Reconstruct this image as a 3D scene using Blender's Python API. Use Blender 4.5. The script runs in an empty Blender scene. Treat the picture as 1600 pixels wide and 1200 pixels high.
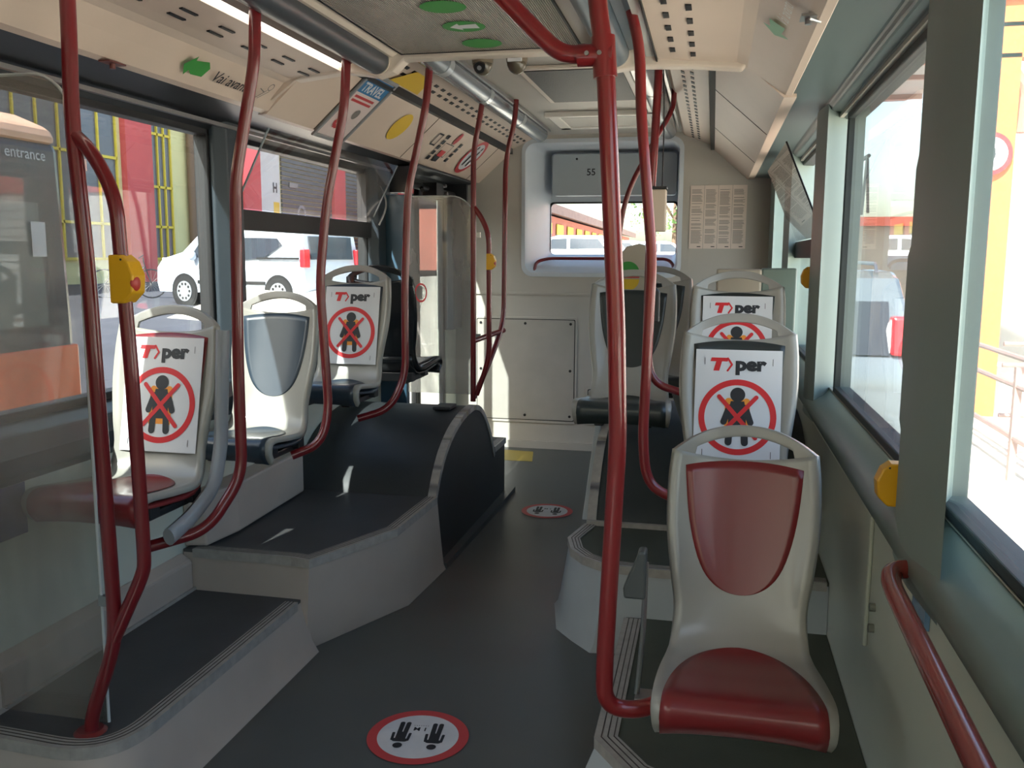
import bpy, bmesh, math, random
from mathutils import Vector, Matrix
from math import sin, cos, pi, radians
random.seed(7)
C = bpy.context.scene.collection
SC = bpy.context.scene

# ------------------------------------------------------------ camera
def norm(v): return v.normalized()
F = 1400.0
_y = norm(Vector((314, 196, -F)))
_u = Vector((.036, 1, 0)); _u = norm(_u - _y * _u.dot(_y))
_x = _y.cross(_u)
cam_d = bpy.data.cameras.new('camera'); cam = bpy.data.objects.new('camera', cam_d); C.objects.link(cam)
cam_d.sensor_width = 36; cam_d.lens = F / 1600 * 36; cam_d.clip_start = .02; cam_d.clip_end = 400
M3 = Matrix((_x, _y, _u))
cam.matrix_world = Matrix.Translation((0, 0, 1.55)) @ M3.to_4x4()
SC.camera = cam

# ------------------------------------------------------------ world, sun, exposure
SC.view_settings.view_transform = 'Standard'; SC.view_settings.look = 'None'
SC.view_settings.gamma = 1; SC.view_settings.use_curve_mapping = False
SC.view_settings.exposure = 1.4
w = bpy.data.worlds.new('sky'); SC.world = w; w.use_nodes = True
nt = w.node_tree; bg = nt.nodes['Background']
sky = nt.nodes.new('ShaderNodeTexSky'); sky.sky_type = 'NISHITA'; sky.sun_disc = False
sky.sun_elevation = radians(40); sky.sun_rotation = radians(200); sky.air_density = 1.2; sky.dust_density = 3.0
nt.links.new(sky.outputs[0], bg.inputs[0]); bg.inputs[1].default_value = .27
sd = bpy.data.lights.new('sun', 'SUN'); sun = bpy.data.objects.new('sun', sd); C.objects.link(sun)
sd.energy = 11.0; sd.angle = radians(.6); sd.color = (1, .96, .9)
SUN_DIR = Vector((.30, .95, -.86))
sun.rotation_euler = SUN_DIR.to_track_quat('-Z', 'Y').to_euler(); sun.location = (-6, -8, 12)

# ------------------------------------------------------------ materials
def lin(c):
    return tuple((x / 255 / 12.92 if x / 255 <= .04045 else ((x / 255 + .055) / 1.055) ** 2.4) for x in c) + (1,)
MATS = {}
def mat(name, rgb, rough=.5, metal=0, spec=.5, noise=0, nscale=20, bump=0, bscale=200, coat=0, emit=None, es=1):
    if name in MATS: return MATS[name]
    m = bpy.data.materials.new(name); m.use_nodes = True; n = m.node_tree; b = n.nodes['Principled BSDF']
    col = lin(rgb); b.inputs['Base Color'].default_value = col
    b.inputs['Roughness'].default_value = rough; b.inputs['Metallic'].default_value = metal
    b.inputs['Specular IOR Level'].default_value = spec; b.inputs['Coat Weight'].default_value = coat
    b.inputs['Coat Roughness'].default_value = .08
    tc = n.nodes.new('ShaderNodeTexCoord')
    if noise:
        t = n.nodes.new('ShaderNodeTexNoise'); t.inputs['Scale'].default_value = nscale; t.inputs['Detail'].default_value = 5
        r = n.nodes.new('ShaderNodeMapRange'); r.inputs['From Min'].default_value = .3; r.inputs['From Max'].default_value = .7
        r.inputs['To Min'].default_value = 1 - noise; r.inputs['To Max'].default_value = 1 + noise
        mx = n.nodes.new('ShaderNodeVectorMath'); mx.operation = 'SCALE'; mx.inputs[0].default_value = col[:3]
        n.links.new(tc.outputs['Object'], t.inputs['Vector']); n.links.new(t.outputs[0], r.inputs[0])
        n.links.new(r.outputs[0], mx.inputs['Scale']); n.links.new(mx.outputs[0], b.inputs['Base Color'])
    if bump:
        t = n.nodes.new('ShaderNodeTexNoise'); t.inputs['Scale'].default_value = bscale; t.inputs['Detail'].default_value = 3
        bm_ = n.nodes.new('ShaderNodeBump'); bm_.inputs['Strength'].default_value = bump; bm_.inputs['Distance'].default_value = .002
        n.links.new(tc.outputs['Object'], t.inputs['Vector']); n.links.new(t.outputs[0], bm_.inputs['Height'])
        n.links.new(bm_.outputs[0], b.inputs['Normal'])
    if emit: b.inputs['Emission Color'].default_value = lin(emit); b.inputs['Emission Strength'].default_value = es
    MATS[name] = m; return m
def glass(name, tint, refl=.08, haze=0, hazecol=(190, 185, 175)):
    m = bpy.data.materials.new(name); m.use_nodes = True; n = m.node_tree; n.nodes.clear()
    o = n.nodes.new('ShaderNodeOutputMaterial'); t = n.nodes.new('ShaderNodeBsdfTransparent'); g = n.nodes.new('ShaderNodeBsdfGlossy')
    t.inputs[0].default_value = tint + (1,); g.inputs['Roughness'].default_value = .01
    f = n.nodes.new('ShaderNodeFresnel'); ge = n.nodes.new('ShaderNodeNewGeometry'); ma = n.nodes.new('ShaderNodeMath'); ma.operation = 'MULTIPLY_ADD'
    ma.inputs[1].default_value = 1/1.45 - 1.45; ma.inputs[2].default_value = 1.45; n.links.new(ge.outputs['Backfacing'], ma.inputs[0]); n.links.new(ma.outputs[0], f.inputs[0])
    x = n.nodes.new('ShaderNodeMixShader'); n.links.new(f.outputs[0], x.inputs[0]); n.links.new(t.outputs[0], x.inputs[1]); n.links.new(g.outputs[0], x.inputs[2])
    last = x
    if haze:
        d = n.nodes.new('ShaderNodeBsdfDiffuse'); d.inputs[0].default_value = lin(hazecol)
        tr = n.nodes.new('ShaderNodeBsdfTranslucent'); tr.inputs[0].default_value = lin(hazecol)
        a = n.nodes.new('ShaderNodeMixShader'); a.inputs[0].default_value = .5
        n.links.new(d.outputs[0], a.inputs[1]); n.links.new(tr.outputs[0], a.inputs[2])
        tc = n.nodes.new('ShaderNodeTexCoord'); nz = n.nodes.new('ShaderNodeTexNoise'); nz.inputs['Scale'].default_value = 4; nz.inputs['Detail'].default_value = 8
        mp = n.nodes.new('ShaderNodeMapping'); mp.inputs['Scale'].default_value = (1, 1, .25)
        n.links.new(tc.outputs['Object'], mp.inputs[0]); n.links.new(mp.outputs[0], nz.inputs['Vector'])
        r = n.nodes.new('ShaderNodeMapRange'); r.inputs['From Min'].default_value = .35; r.inputs['From Max'].default_value = .7
        r.inputs['To Min'].default_value = haze * .6; r.inputs['To Max'].default_value = haze * 1.5
        n.links.new(nz.outputs[0], r.inputs[0])
        y = n.nodes.new('ShaderNodeMixShader'); n.links.new(r.outputs[0], y.inputs[0]); n.links.new(x.outputs[0], y.inputs[1]); n.links.new(a.outputs[0], y.inputs[2]); last = y
    n.links.new(last.outputs[0], o.inputs[0]); MATS[name] = m; return m

BEIGE = mat('beige_panel', (216, 197, 181), .45, noise=.03, nscale=3)
BEIGE2 = mat('pale_rear_panel', (186, 182, 174), .5, noise=.03, nscale=3)
LIP = mat('cream_lip', (220, 207, 193), .4)
WALLM = mat('grey_laminate', (204, 208, 194), .42, noise=.03, nscale=4)
SKIRT = mat('skirt_panel', (184, 172, 160), .5, noise=.05, nscale=5)
SKIRTW = mat('skirt_panel_white', (176, 182, 184), .5, noise=.05, nscale=5)
FLOORM = mat('vinyl_floor', (84, 88, 86), .38, noise=.10, nscale=2.2, bump=.25, bscale=350)
CARPET = mat('platform_vinyl', (72, 72, 73), .5, noise=.12, nscale=5, bump=.3, bscale=300)
CARPETG = mat('green_platform_vinyl', (74, 78, 66), .7, noise=.1, nscale=6, bump=.3, bscale=300)
ARCHM = mat('arch_vinyl', (50, 54, 56), .45, noise=.1, nscale=6, bump=.4, bscale=250)
ARCHG = mat('arch_vinyl_green', (48, 54, 53), .6, noise=.08, nscale=6, bump=.4, bscale=250)
TRIM = mat('grey_edge_trim', (165, 160, 152), .5, noise=.12, nscale=30)
TRIMD = mat('edge_trim_groove', (72, 64, 58), .6)
PIL = mat('pillar_grey_green', (136, 154, 148), .5, noise=.03, nscale=4)
HEADR = mat('header_grey_green', (84, 98, 98), .4)
FRAME = mat('frame_grey_green', (112, 128, 122), .30, noise=.03, nscale=4)
FRAMEL = mat('frame_backlit', (56, 66, 74), .4, noise=.04, nscale=4)  # left-side copy of the frame grey, backlit shade put into its colour
BLACK = mat('black_rubber', (22, 23, 25), .5)
DARK = mat('dark_plastic', (38, 40, 43), .4)
SEATG = mat('seat_shell_grey', (160, 158, 150), .28, coat=.15, noise=.02, nscale=8)
SEATG2 = mat('seat_handle_grey', (152, 150, 145), .3, coat=.2)
REDI = mat('red_seat_insert', (126, 38, 40), .30, coat=.12, noise=.04, nscale=6)
DRKI = mat('charcoal_seat_insert', (50, 62, 74), .32, coat=.12)
GRNI = mat('green_black_seat_insert', (46, 54, 54), .35, coat=.1)
BLKS = mat('black_seat_shell', (34, 37, 40), .22, coat=.4)
POLE = mat('pole_red_paint', (116, 24, 30), .28, coat=.5, noise=.05, nscale=8)
POLE2 = mat('pole_red_bright', (134, 34, 36), .28, coat=.5, noise=.05, nscale=8)
YEL = mat('yellow_plastic', (236, 176, 28), .35)
REDB = mat('red_button', (190, 60, 50), .4)
TUBEM = mat('tube_dark', (66, 70, 76), .3)
TUBEG = mat('tube_silver', (150, 156, 162), .25, metal=.55)
TUBEB = mat('tube_blue_grey', (96, 110, 120), .3, metal=.2)
DIFF = mat('light_diffuser', (210, 210, 205), .3)
BLU = mat('blue_grey_box', (206, 214, 222), .4)
METAL = mat('steel', (170, 170, 170), .3, metal=.9)
WHITE = mat('paper_white', (218, 219, 222), .6)
PRED = mat('print_red', (214, 30, 38), .5)
PRED2 = mat('print_red_faded', (196, 62, 66), .5)
PBLK = mat('print_black', (30, 32, 38), .5)
PORG = mat('print_orange', (240, 150, 40), .5)
PGRN = mat('print_green', (60, 150, 66), .5)
PGRNF = mat('print_green_faded', (130, 190, 150), .5)
PBLUE = mat('print_blue', (40, 120, 175), .5)
PYEL = mat('print_yellow', (228, 190, 50), .5)
PGREY = mat('print_grey', (120, 116, 112), .6)
DBOARD = mat('dark_blue_board', (50, 78, 96), .35)
GL_L = glass('side_glass', (.74, .78, .78)); GL_R = glass('side_glass_clear', (.92, .95, .95))
SCREEN = glass('scratched_screen', (.88, .87, .85), haze=.22, hazecol=(196, 188, 176))
SCREEN2 = glass('scratched_screen_rear', (.75, .76, .76), haze=.30, hazecol=(190, 185, 178))
HATCHG = glass('opened_pane', (.82, .82, .82), haze=.05)

# ------------------------------------------------------------ mesh helpers
def finish(name, bm, m, parent=None, smooth=False, bevel=0, solid=0, kind=None, subd=0, auto=35):
    me = bpy.data.meshes.new(name); bmesh.ops.recalc_face_normals(bm, faces=bm.faces) if not solid else None
    bm.to_mesh(me); bm.free(); o = bpy.data.objects.new(name, me); C.objects.link(o)
    me.materials.append(m)
    if smooth:
        for p in me.polygons: p.use_smooth = True
        if auto and not subd:
            try: me.set_sharp_from_angle(angle=radians(auto))
            except Exception: pass
    if solid:
        s = o.modifiers.new('solid', 'SOLIDIFY'); s.thickness = solid; s.offset = -1
    if bevel:
        b = o.modifiers.new('bevel', 'BEVEL'); b.width = bevel; b.segments = 2; b.limit_method = 'ANGLE'; b.angle_limit = radians(40)
    if subd:
        s = o.modifiers.new('sub', 'SUBSURF'); s.levels = subd; s.render_levels = subd
    if parent is not None: o.parent = parent
    if kind: o['kind'] = kind
    return o
def NB(): return bmesh.new()
def box(bm, x0, x1, y0, y1, z0, z1, mtx=None):
    vs = [bm.verts.new(Vector(p)) for p in [(x0,y0,z0),(x1,y0,z0),(x1,y1,z0),(x0,y1,z0),(x0,y0,z1),(x1,y0,z1),(x1,y1,z1),(x0,y1,z1)]]
    if mtx is not None:
        for v in vs: v.co = mtx @ v.co
    for f in [(0,3,2,1),(4,5,6,7),(0,1,5,4),(1,2,6,5),(2,3,7,6),(3,0,4,7)]: bm.faces.new([vs[i] for i in f])
    return bm
def prism(bm, pts, axis, a, b):
    """extrude the 2D polygon pts along an axis from a to b ('x': pts=(y,z), 'y': pts=(x,z), 'z': pts=(x,y))"""
    def P(p, t): return {'x': (t, p[0], p[1]), 'y': (p[0], t, p[1]), 'z': (p[0], p[1], t)}[axis]
    A = [bm.verts.new(P(p, a)) for p in pts]; B = [bm.verts.new(P(p, b)) for p in pts]; n = len(pts)
    bm.faces.new(A[::-1]); bm.faces.new(B)
    for i in range(n): bm.faces.new([A[i], A[(i+1) % n], B[(i+1) % n], B[i]])
    return bm
def strip(bm, pts, axis, a, b, th):
    """open polyline pts thickened by th (on its left normal), extruded"""
    off = []
    for i, p in enumerate(pts):
        d0 = Vector(pts[i]) - Vector(pts[i-1]) if i else Vector(pts[1]) - Vector(pts[0])
        d1 = Vector(pts[i+1]) - Vector(pts[i]) if i < len(pts)-1 else d0
        d = (d0.normalized() + d1.normalized()).normalized(); off.append((p[0] - d.y * th, p[1] + d.x * th))
    for i in range(len(pts)-1):
        prism(bm, [pts[i], pts[i+1], off[i+1], off[i]], axis, a, b)
    return bm
def smooth_path(pts, n=8, r=.06):
    """round the corners of a polyline with quadratic arcs"""
    P = [Vector(p) for p in pts]; out = [P[0]]
    for i in range(1, len(P)-1):
        a, b, c = P[i-1], P[i], P[i+1]; ra = min(r, (a-b).length*.49); rc = min(r, (c-b).length*.49)
        s = b + (a-b).normalized()*ra; e = b + (c-b).normalized()*rc
        for k in range(n+1):
            t = k/n; out.append(s*(1-t)**2 + b*2*t*(1-t) + e*t*t)
    out.append(P[-1]); return out
def tube(bm, pts, r=.017, seg=14, rr=.08, cap=True, squash=1.0):
    P = smooth_path(pts, 8, rr) if len(pts) > 2 else [Vector(p) for p in pts]
    up = None; rings = []
    for i, p in enumerate(P):
        d = (P[min(i+1, len(P)-1)] - P[max(i-1, 0)]).normalized()
        if up is None: up = Vector((1, 0, 0)) if abs(d.x) < .8 else Vector((0, 0, 1))
        up = (up - d * up.dot(d)).normalized(); s = d.cross(up)
        rings.append([bm.verts.new(p + up * cos(2*pi*k/seg) * r + s * sin(2*pi*k/seg) * r * squash) for k in range(seg)])
    for a, b in zip(rings, rings[1:]):
        for k in range(seg): bm.faces.new([a[k], a[(k+1) % seg], b[(k+1) % seg], b[k]])
    if cap: bm.faces.new(rings[0][::-1]); bm.faces.new(rings[-1])
    return bm
def cyl(bm, a, b, r, seg=24, r2=None):
    a = Vector(a); b = Vector(b); d = (b-a).normalized(); u = d.orthogonal().normalized(); s = d.cross(u); r2 = r if r2 is None else r2
    A = [bm.verts.new(a + (u*cos(2*pi*k/seg) + s*sin(2*pi*k/seg))*r) for k in range(seg)]
    B = [bm.verts.new(b + (u*cos(2*pi*k/seg) + s*sin(2*pi*k/seg))*r2) for k in range(seg)]
    bm.faces.new(A[::-1]); bm.faces.new(B)
    for k in range(seg): bm.faces.new([A[k], A[(k+1) % seg], B[(k+1) % seg], B[k]])
    return bm
def sphere(bm, c, r, sx=1, sy=1, sz=1, seg=20):
    bmesh.ops.create_uvsphere(bm, u_segments=seg, v_segments=seg//2, radius=r, matrix=Matrix.Translation(c) @ Matrix.Diagonal((sx, sy, sz, 1))); return bm
def thing(name, label, cat, loc=(0,0,0), rz=0, group=None, mtx=None):
    o = bpy.data.objects.new(name, None); C.objects.link(o); o.empty_display_size = .1
    if mtx is not None: o.matrix_world = mtx
    else: o.location = loc; o.rotation_euler = (0, 0, rz)
    o['label'] = label; o['category'] = cat
    if group: o['group'] = group
    return o
def tag(o, label, cat, group=None):
    o['label'] = label; o['category'] = cat
    if group: o['group'] = group
    return o
def struct(name, bm, m, **k):
    return finish(name, bm, m, kind='structure', **k)

# flat artwork on a local XY plane, z = tiny height
def quadmesh(bm, pts, z=0):
    bm.faces.new([bm.verts.new((p[0], p[1], z)) for p in pts]); return bm
def disc(bm, cx, cy, r, z=0, ry=None, seg=48):
    ry = ry or r; return quadmesh(bm, [(cx + r*cos(2*pi*k/seg), cy + ry*sin(2*pi*k/seg)) for k in range(seg)], z)
def ring(bm, cx, cy, r0, r1, z=0, ry=1, seg=64):
    A = [bm.verts.new((cx + r0*cos(2*pi*k/seg), cy + ry*r0*sin(2*pi*k/seg), z)) for k in range(seg)]
    B = [bm.verts.new((cx + r1*cos(2*pi*k/seg), cy + ry*r1*sin(2*pi*k/seg), z)) for k in range(seg)]
    for k in range(seg): bm.faces.new([A[k], B[k], B[(k+1) % seg], A[(k+1) % seg]])
    return bm
def capsule(bm, a, b, w, z=0, seg=8):
    a = Vector(a); b = Vector(b); d = (b-a).normalized(); an = math.atan2(d.y, d.x); pts = []
    for k in range(seg+1): t = an - pi/2 + pi*k/seg; pts.append((b.x + w*cos(t), b.y + w*sin(t)))
    for k in range(seg+1): t = an + pi/2 + pi*k/seg; pts.append((a.x + w*cos(t), a.y + w*sin(t)))
    return quadmesh(bm, pts, z)
def flat(name, bm, m, parent):
    me = bpy.data.meshes.new(name); bm.normal_update()
    for f in bm.faces:
        if f.normal.z < 0: f.normal_flip()
    bm.to_mesh(me); bm.free(); me.materials.append(m); o = bpy.data.objects.new(name, me); C.objects.link(o); o.parent = parent; return o
def text_bm(bm, body, size, x, y, z=0, bold=0, shear=0, align='LEFT', sx=1, mtx=None):
    cu = bpy.data.curves.new('lettering', 'FONT'); cu.body = body; cu.size = size; cu.align_x = align; cu.offset = bold; cu.shear = shear
    cu.resolution_u = 3; cu.fill_mode = 'FRONT'
    to = bpy.data.objects.new('lettering', cu); C.objects.link(to)
    dg = bpy.context.evaluated_depsgraph_get(); me = bpy.data.meshes.new_from_object(to.evaluated_get(dg))
    M = Matrix.Translation((x, y, z)) @ Matrix.Diagonal((sx, 1, 1, 1))
    if mtx is not None: M = mtx @ M
    me.transform(M); bm.from_mesh(me); bpy.data.objects.remove(to); bpy.data.meshes.remove(me); bpy.data.curves.remove(cu); return bm
def facing(origin, xdir, ydir):
    """matrix with local X along xdir, local Y along ydir (orthogonalised)"""
    x = Vector(xdir).normalized(); y = Vector(ydir); y = (y - x*y.dot(x)).normalized(); z = x.cross(y)
    M = Matrix((x, y, z)).transposed().to_4x4(); M.translation = Vector(origin); return M

# ============================================================ BUS SHELL
XL, XR = -2.05, .47          # lower wall faces
Y0, Y1 = -3.2, 7.1
GLX, GRX = -2.06, .49        # glass planes
bm = NB(); box(bm, XL-.05, XR+.05, Y0, Y1+.05, -.06, 0); struct('floor', bm, FLOORM)

# --- left wall: lower panel, pillars, header
bm = NB()
box(bm, XL-.07, XL, Y0, 5.42, -.3, .98); box(bm, XL-.07, XL, 6.82, Y1, -.3, 2.2)
struct('wall_left', bm, WALLM)
LP = [(-3.2,-2.95), (-1.38,-1.15), (.12,.35), (.62,1.88), (3.46,3.62), (5.2,5.45), (6.82,7.1)]  # one pillar out of view is widened to block sun on seats and aisle
bm = NB()
for a, b in LP:
    prism(bm, [(XL-.06, a-.02), (XL+.02, a-.02), (XL+.06, a+.02), (XL+.06, b-.02), (XL+.02, b+.02), (XL-.06, b+.02)], 'z', .98, 2.12)
struct('trim_1', bm, FRAMEL, bevel=.006)
bm = NB()   # left sill and header beams
prism(bm, [(XL-.07, 1.05), (XL, 1.05), (XL+.06, 1.02), (XL+.075, .96), (XL+.06, .90), (XL, .86), (XL-.07, .86)], 'y', Y0, 5.42)
struct('trim_2', bm, FRAMEL, bevel=.008)
bm = NB()
prism(bm, [(XL-.07, 2.06), (XL-.005, 2.06), (XL+.03, 2.09), (XL+.08, 2.11), (-1.86, 2.15), (-1.86, 2.19), (XL-.07, 2.3)], 'y', Y0, 7.1)
struct('trim_3', bm, mat('header_dark', (44, 46, 50), .32), bevel=.006)
bm = NB(); box(bm, XL+.05, XL+.068, Y0, 5.42, 2.075, 2.09); struct('trim_4', bm, METAL)

def window(i, x, y0, y1, z0, z1, side, hopper=False, m=None, dark=BLACK):
    s = -1 if side == 'L' else 1
    o = bpy.data.objects.new('window_%d' % i, None); C.objects.link(o); o['kind'] = 'structure'
    bm = NB(); t = .028
    xa, xb = sorted((x - s*.012, x + s*.05))
    box(bm, xa, xb, y0, y1, z0, z0+t); box(bm, xa, xb, y0, y1, z1-t, z1); box(bm, xa, xb, y0, y0+t, z0, z1); box(bm, xa, xb, y1-t, y1, z0, z1)
    if hopper:
        xa, xb = sorted((x - s*.035, x + s*.018)); box(bm, xa, xb, y0, y1, hopper-.045, hopper+.045)
        xa, xb = sorted((x - s*.025, x + s*.01)); box(bm, xa, xb, y1-.06, y1-.03, hopper, z1); box(bm, xa, xb, y0+.03, y0+.06, hopper, z1)
    finish('window_frame', bm, dark, o, bevel=.004)
    bm = NB(); xa, xb = sorted((x, x + s*.006))
    box(bm, xa, xb, y0+.01, y1-.01, z0+.01, (hopper if hopper else z1)-.01)
    finish('pane', bm, m, o)
    return o
wl = [(-2.95,-1.38), (-1.15,.12), (.35,.62), (1.88,3.45)]  # short unseen window is shrunk to cut its sun patch on the floor
for i, (a, b) in enumerate(wl): window(i+1, GLX, a, b, 1.05, 2.07, 'L', m=GL_L)
window(5, GLX, 3.62, 5.2, 1.05, 2.07, 'L', hopper=1.71, m=GL_L)

# opened hopper pane of the left rear window, tilted inwards at the top
t = thing('hopper_pane', 'tilted open upper glass pane of the left window behind the grey-green seats', 'window pane', (GLX+.03, 4.4, 1.76))
bm = NB(); A = Vector((0, 0, 0)); B = Vector((.17, 0, .33))
for (p, q) in [((-.80, .84), (-.72, .86))]:
    n = Vector((.33, 0, -.17)).normalized()*.004
    vs = [Vector((A.x, -.80, A.z)), Vector((A.x, .80, A.z)), Vector((B.x, .80, B.z)), Vector((B.x, -.80, B.z))]
    lo = [bm.verts.new(v) for v in vs]; hi = [bm.verts.new(v + n) for v in vs]
    bm.faces.new(lo); bm.faces.new(hi[::-1])
    for k in range(4): bm.faces.new([lo[k], hi[k], hi[(k+1) % 4], lo[(k+1) % 4]])
finish('pane', bm, HATCHG, t)
for yy in (-.8, .8):
    bm = NB(); tube(bm, [(.17, yy, .33), (0, yy, 0)], .005, 8); finish('pane_edge', bm, mat('pane_edge', (150, 160, 165), .3), t)
bm = NB(); tube(bm, [(0, .86, .27), (.1, .84, .12), (.05, .80, -.02)], .006, 8); finish('stay_arm', bm, METAL, t)

# --- right wall
bm = NB(); box(bm, XR, XR+.07, Y0, Y1, -.3, .98)
box(bm, XR-.012, XR, 2.6, 7.1, .45, .84)
struct('wall_right', bm, WALLM, bevel=.01)
RP = [(-3.1,-2.7), (-2.0,-1.6), (-.2,.2), (1.66,2.1), (3.74,4.12), (5.35,5.75), (6.75,7.1)]
bm = NB()
for a, b in RP:
    near = abs(a-1.66) < .01; a -= .10; e0 = .46 if near else .12; e1 = .20 if near else .06; a += .07 if near else .07
    zz = [(.9, 0), (1.18, 0), (1.2, .022), (1.32, .022), (1.34, .045), (1.56, .045), (1.58, .02), (1.74, .02), (1.77, 0), (2.16, 0)]
    for (za, ea), (zb, eb) in zip(zz, zz[1:]):
        A = [bm.verts.new(p) for p in [(.55, a+e0, za), (.44, a+e1, za), (.415, a+.03, za), (.402, a+.22, za), (.402, a+.30, za), (.415, b-.03+ea, za), (.44, b+ea, za), (.55, b+ea, za)]]
        B = [bm.verts.new(p) for p in [(.55, a+e0, zb), (.44, a+e1, zb), (.415, a+.03, zb), (.402, a+.22, zb), (.402, a+.30, zb), (.415, b-.03+eb, zb), (.44, b+eb, zb), (.55, b+eb, zb)]]
        for k in range(8): bm.faces.new([A[k], A[(k+1) % 8], B[(k+1) % 8], B[k]])
        if za == .9: bm.faces.new(A)
        if zb == 2.16: bm.faces.new(B)
bmesh.ops.remove_doubles(bm, verts=bm.verts, dist=1e-5)
struct('trim_5', bm, PIL, smooth=True, auto=30)
bm = NB(); prism(bm, [(.55, 1.03), (.485, 1.03), (.45, 1.0), (.415, .985), (.40, .96), (.40, .93), (.43, .885), (.47, .855), (.55, .855)], 'y', Y0, 7.1)
struct('trim_6', bm, FRAME, smooth=True, auto=50)
bm = NB(); prism(bm, [(.55, 2.09), (.49, 2.09), (.46, 2.115), (.425, 2.12), (.415, 2.145), (.24, 2.155), (.24, 2.19), (.55, 2.3)], 'y', Y0, 7.1)
struct('trim_7', bm, HEADR, bevel=.008)
bm = NB(); box(bm, .462, .478, Y0, 7.1, 2.095, 2.108); box(bm, .478, .49, Y0, 7.1, 1.03, 1.036); struct('trim_8', bm, mat('seal_strip', (176, 172, 160), .5))
wr = [(-1.6,-.2), (.2,2.02), (2.1,3.68)]
for i, (a, b) in enumerate(wr): window(6+i, GRX, a, b, 1.03, 2.10, 'R', m=GL_R, dark=mat('seal_dark', (46, 54, 54), .6))
window(9, GRX, 4.08, 5.5, 1.03, 2.10, 'R', hopper=1.60, m=GL_R, dark=mat('seal_dark', (46, 54, 54), .6))
window(10, GRX, 5.75, 6.85, 1.03, 2.10, 'R', m=GL_R, dark=mat('seal_dark', (46, 54, 54), .6))
t = thing('hopper_pane', 'tilted open upper glass pane of the right window behind the rear seats', 'window pane', (GRX-.03, 4.8, 1.65))
bm = NB(); vs = [Vector((0, -.68, 0)), Vector((0, .68, 0)), Vector((-.17, .68, .40)), Vector((-.17, -.68, .40))]; n = Vector((.004, 0, .002))
lo = [bm.verts.new(v) for v in vs]; hi = [bm.verts.new(v + n) for v in vs]; bm.faces.new(lo); bm.faces.new(hi[::-1])
for k in range(4): bm.faces.new([lo[k], hi[k], hi[(k+1) % 4], lo[(k+1) % 4]])
finish('pane', bm, HATCHG, t)
bm = NB(); tube(bm, [(-.17, -.68, .40), (0, -.68, 0)], .004, 8); finish('pane_edge', bm, DARK, t)

# --- front end behind the camera, with windscreen opening
bm = NB(); box(bm, XL-.07, XR+.07, Y0-.08, Y0, -.3, .8); box(bm, XL-.07, XR+.07, Y0-.08, Y0, 2.15, 2.6)
struct('wall_front', bm, BEIGE2)
bm = NB(); box(bm, XL, XR, Y0-.05, Y0-.04, .8, 2.15); o = struct('window_11', bm, glass('windscreen_tint', (.55, .58, .58)))

# --- rear wall with window box
bm = NB(); BX0, BX1, BZ0, BZ1 = -1.47, -.27, 1.43, 2.44
box(bm, XL-.07, BX0, Y1, Y1+.04, -.1, 2.55); box(bm, BX1, XR+.08, Y1, Y1+.04, -.1, 2.55)
box(bm, BX0, BX1, Y1, Y1+.04, -.1, BZ0); box(bm, BX0, BX1, Y1, Y1+.04, BZ1, 2.55)
box(bm, XL, XR, Y1-.012, Y1, 1.255, 1.275)
box(bm, XL, XR, Y1-.02, Y1, 0, .06)
struct('wall_rear', bm, BEIGE2)
bm = NB(); D = .42   # recess of the rear window
def rrect(x0, x1, z0, z1, r, n=6):
    pts = []
    for cx, cz, a0 in [(x1-r, z0+r, -pi/2), (x1-r, z1-r, 0), (x0+r, z1-r, pi/2), (x0+r, z0+r, pi)]:
        for k in range(n+1): a = a0 + pi/2*k/n; pts.append((cx + r*cos(a), cz + r*sin(a)))
    return pts
rings = []
for (x0, x1, z0, z1, r, y) in [(BX0-.03, BX1+.03, BZ0-.03, BZ1+.03, .09, Y1-.008), (BX0, BX1, BZ0, BZ1, .08, Y1-.012), (BX0+.02, BX1-.01, BZ0+.02, BZ1-.02, .07, Y1+.02),
                               (BX0+.13, BX1-.02, BZ0+.15, BZ1-.03, .04, Y1+D), (-1.335, -.30, 1.575, 1.995, .03, Y1+D+.01)]:
    rings.append([bm.verts.new((p[0], y, p[1])) for p in rrect(x0, x1, z0, z1, r)])
for a, b in zip(rings, rings[1:]):
    for k in range(len(a)): bm.faces.new([a[k], a[(k+1) % len(a)], b[(k+1) % len(a)], b[k]])
o = struct('trim_9', bm, BLU, smooth=True, auto=40)
bm = NB(); box(bm, -1.34, -.29, Y1+D+.012, Y1+D+.02, 1.57, 2.0); rw = struct('window_12', bm, GL_R)
bm = NB(); rings = []
for (e, y) in [(0, Y1+D-.005), (.014, Y1+D-.005)]:
    rings.append([bm.verts.new((p[0], y, p[1])) for p in rrect(-1.335-e, -.30+e, 1.575-e, 1.995+e, .035)])
a, b = rings
for k in range(len(a)): bm.faces.new([a[k], a[(k+1) % len(a)], b[(k+1) % len(a)], b[k]])
finish('window_seal', bm, BLACK, rw, solid=.004)
t = thing('flap_cover', 'grey hinged flap numbered 55 above the rear window', 'cover', (-.8, Y1+.25, 2.05))
bm = NB(); prism(bm, rrect(-.50, .50, 0.0, .33, .03), 'y', 0, .13); finish('flap', bm, mat('flap_grey', (168, 178, 184), .4), t, bevel=.004)
bm = NB(); text_bm(bm, '55', .075, 0, 0, 0, bold=.0008, mtx=facing((-.22, -.002, .16), (1,0,0), (0,0,1)))
finish('number', bm, PBLK, t)
bm = NB(); cyl(bm, (-.3, -.006, .29), (-.3, .01, .29), .009, 12); finish('lock', bm, BLACK, t)
bm = NB(); cyl(bm, (.22, -.006, .29), (.22, .01, .29), .009, 12); finish('lock', bm, BLACK, t)
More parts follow.
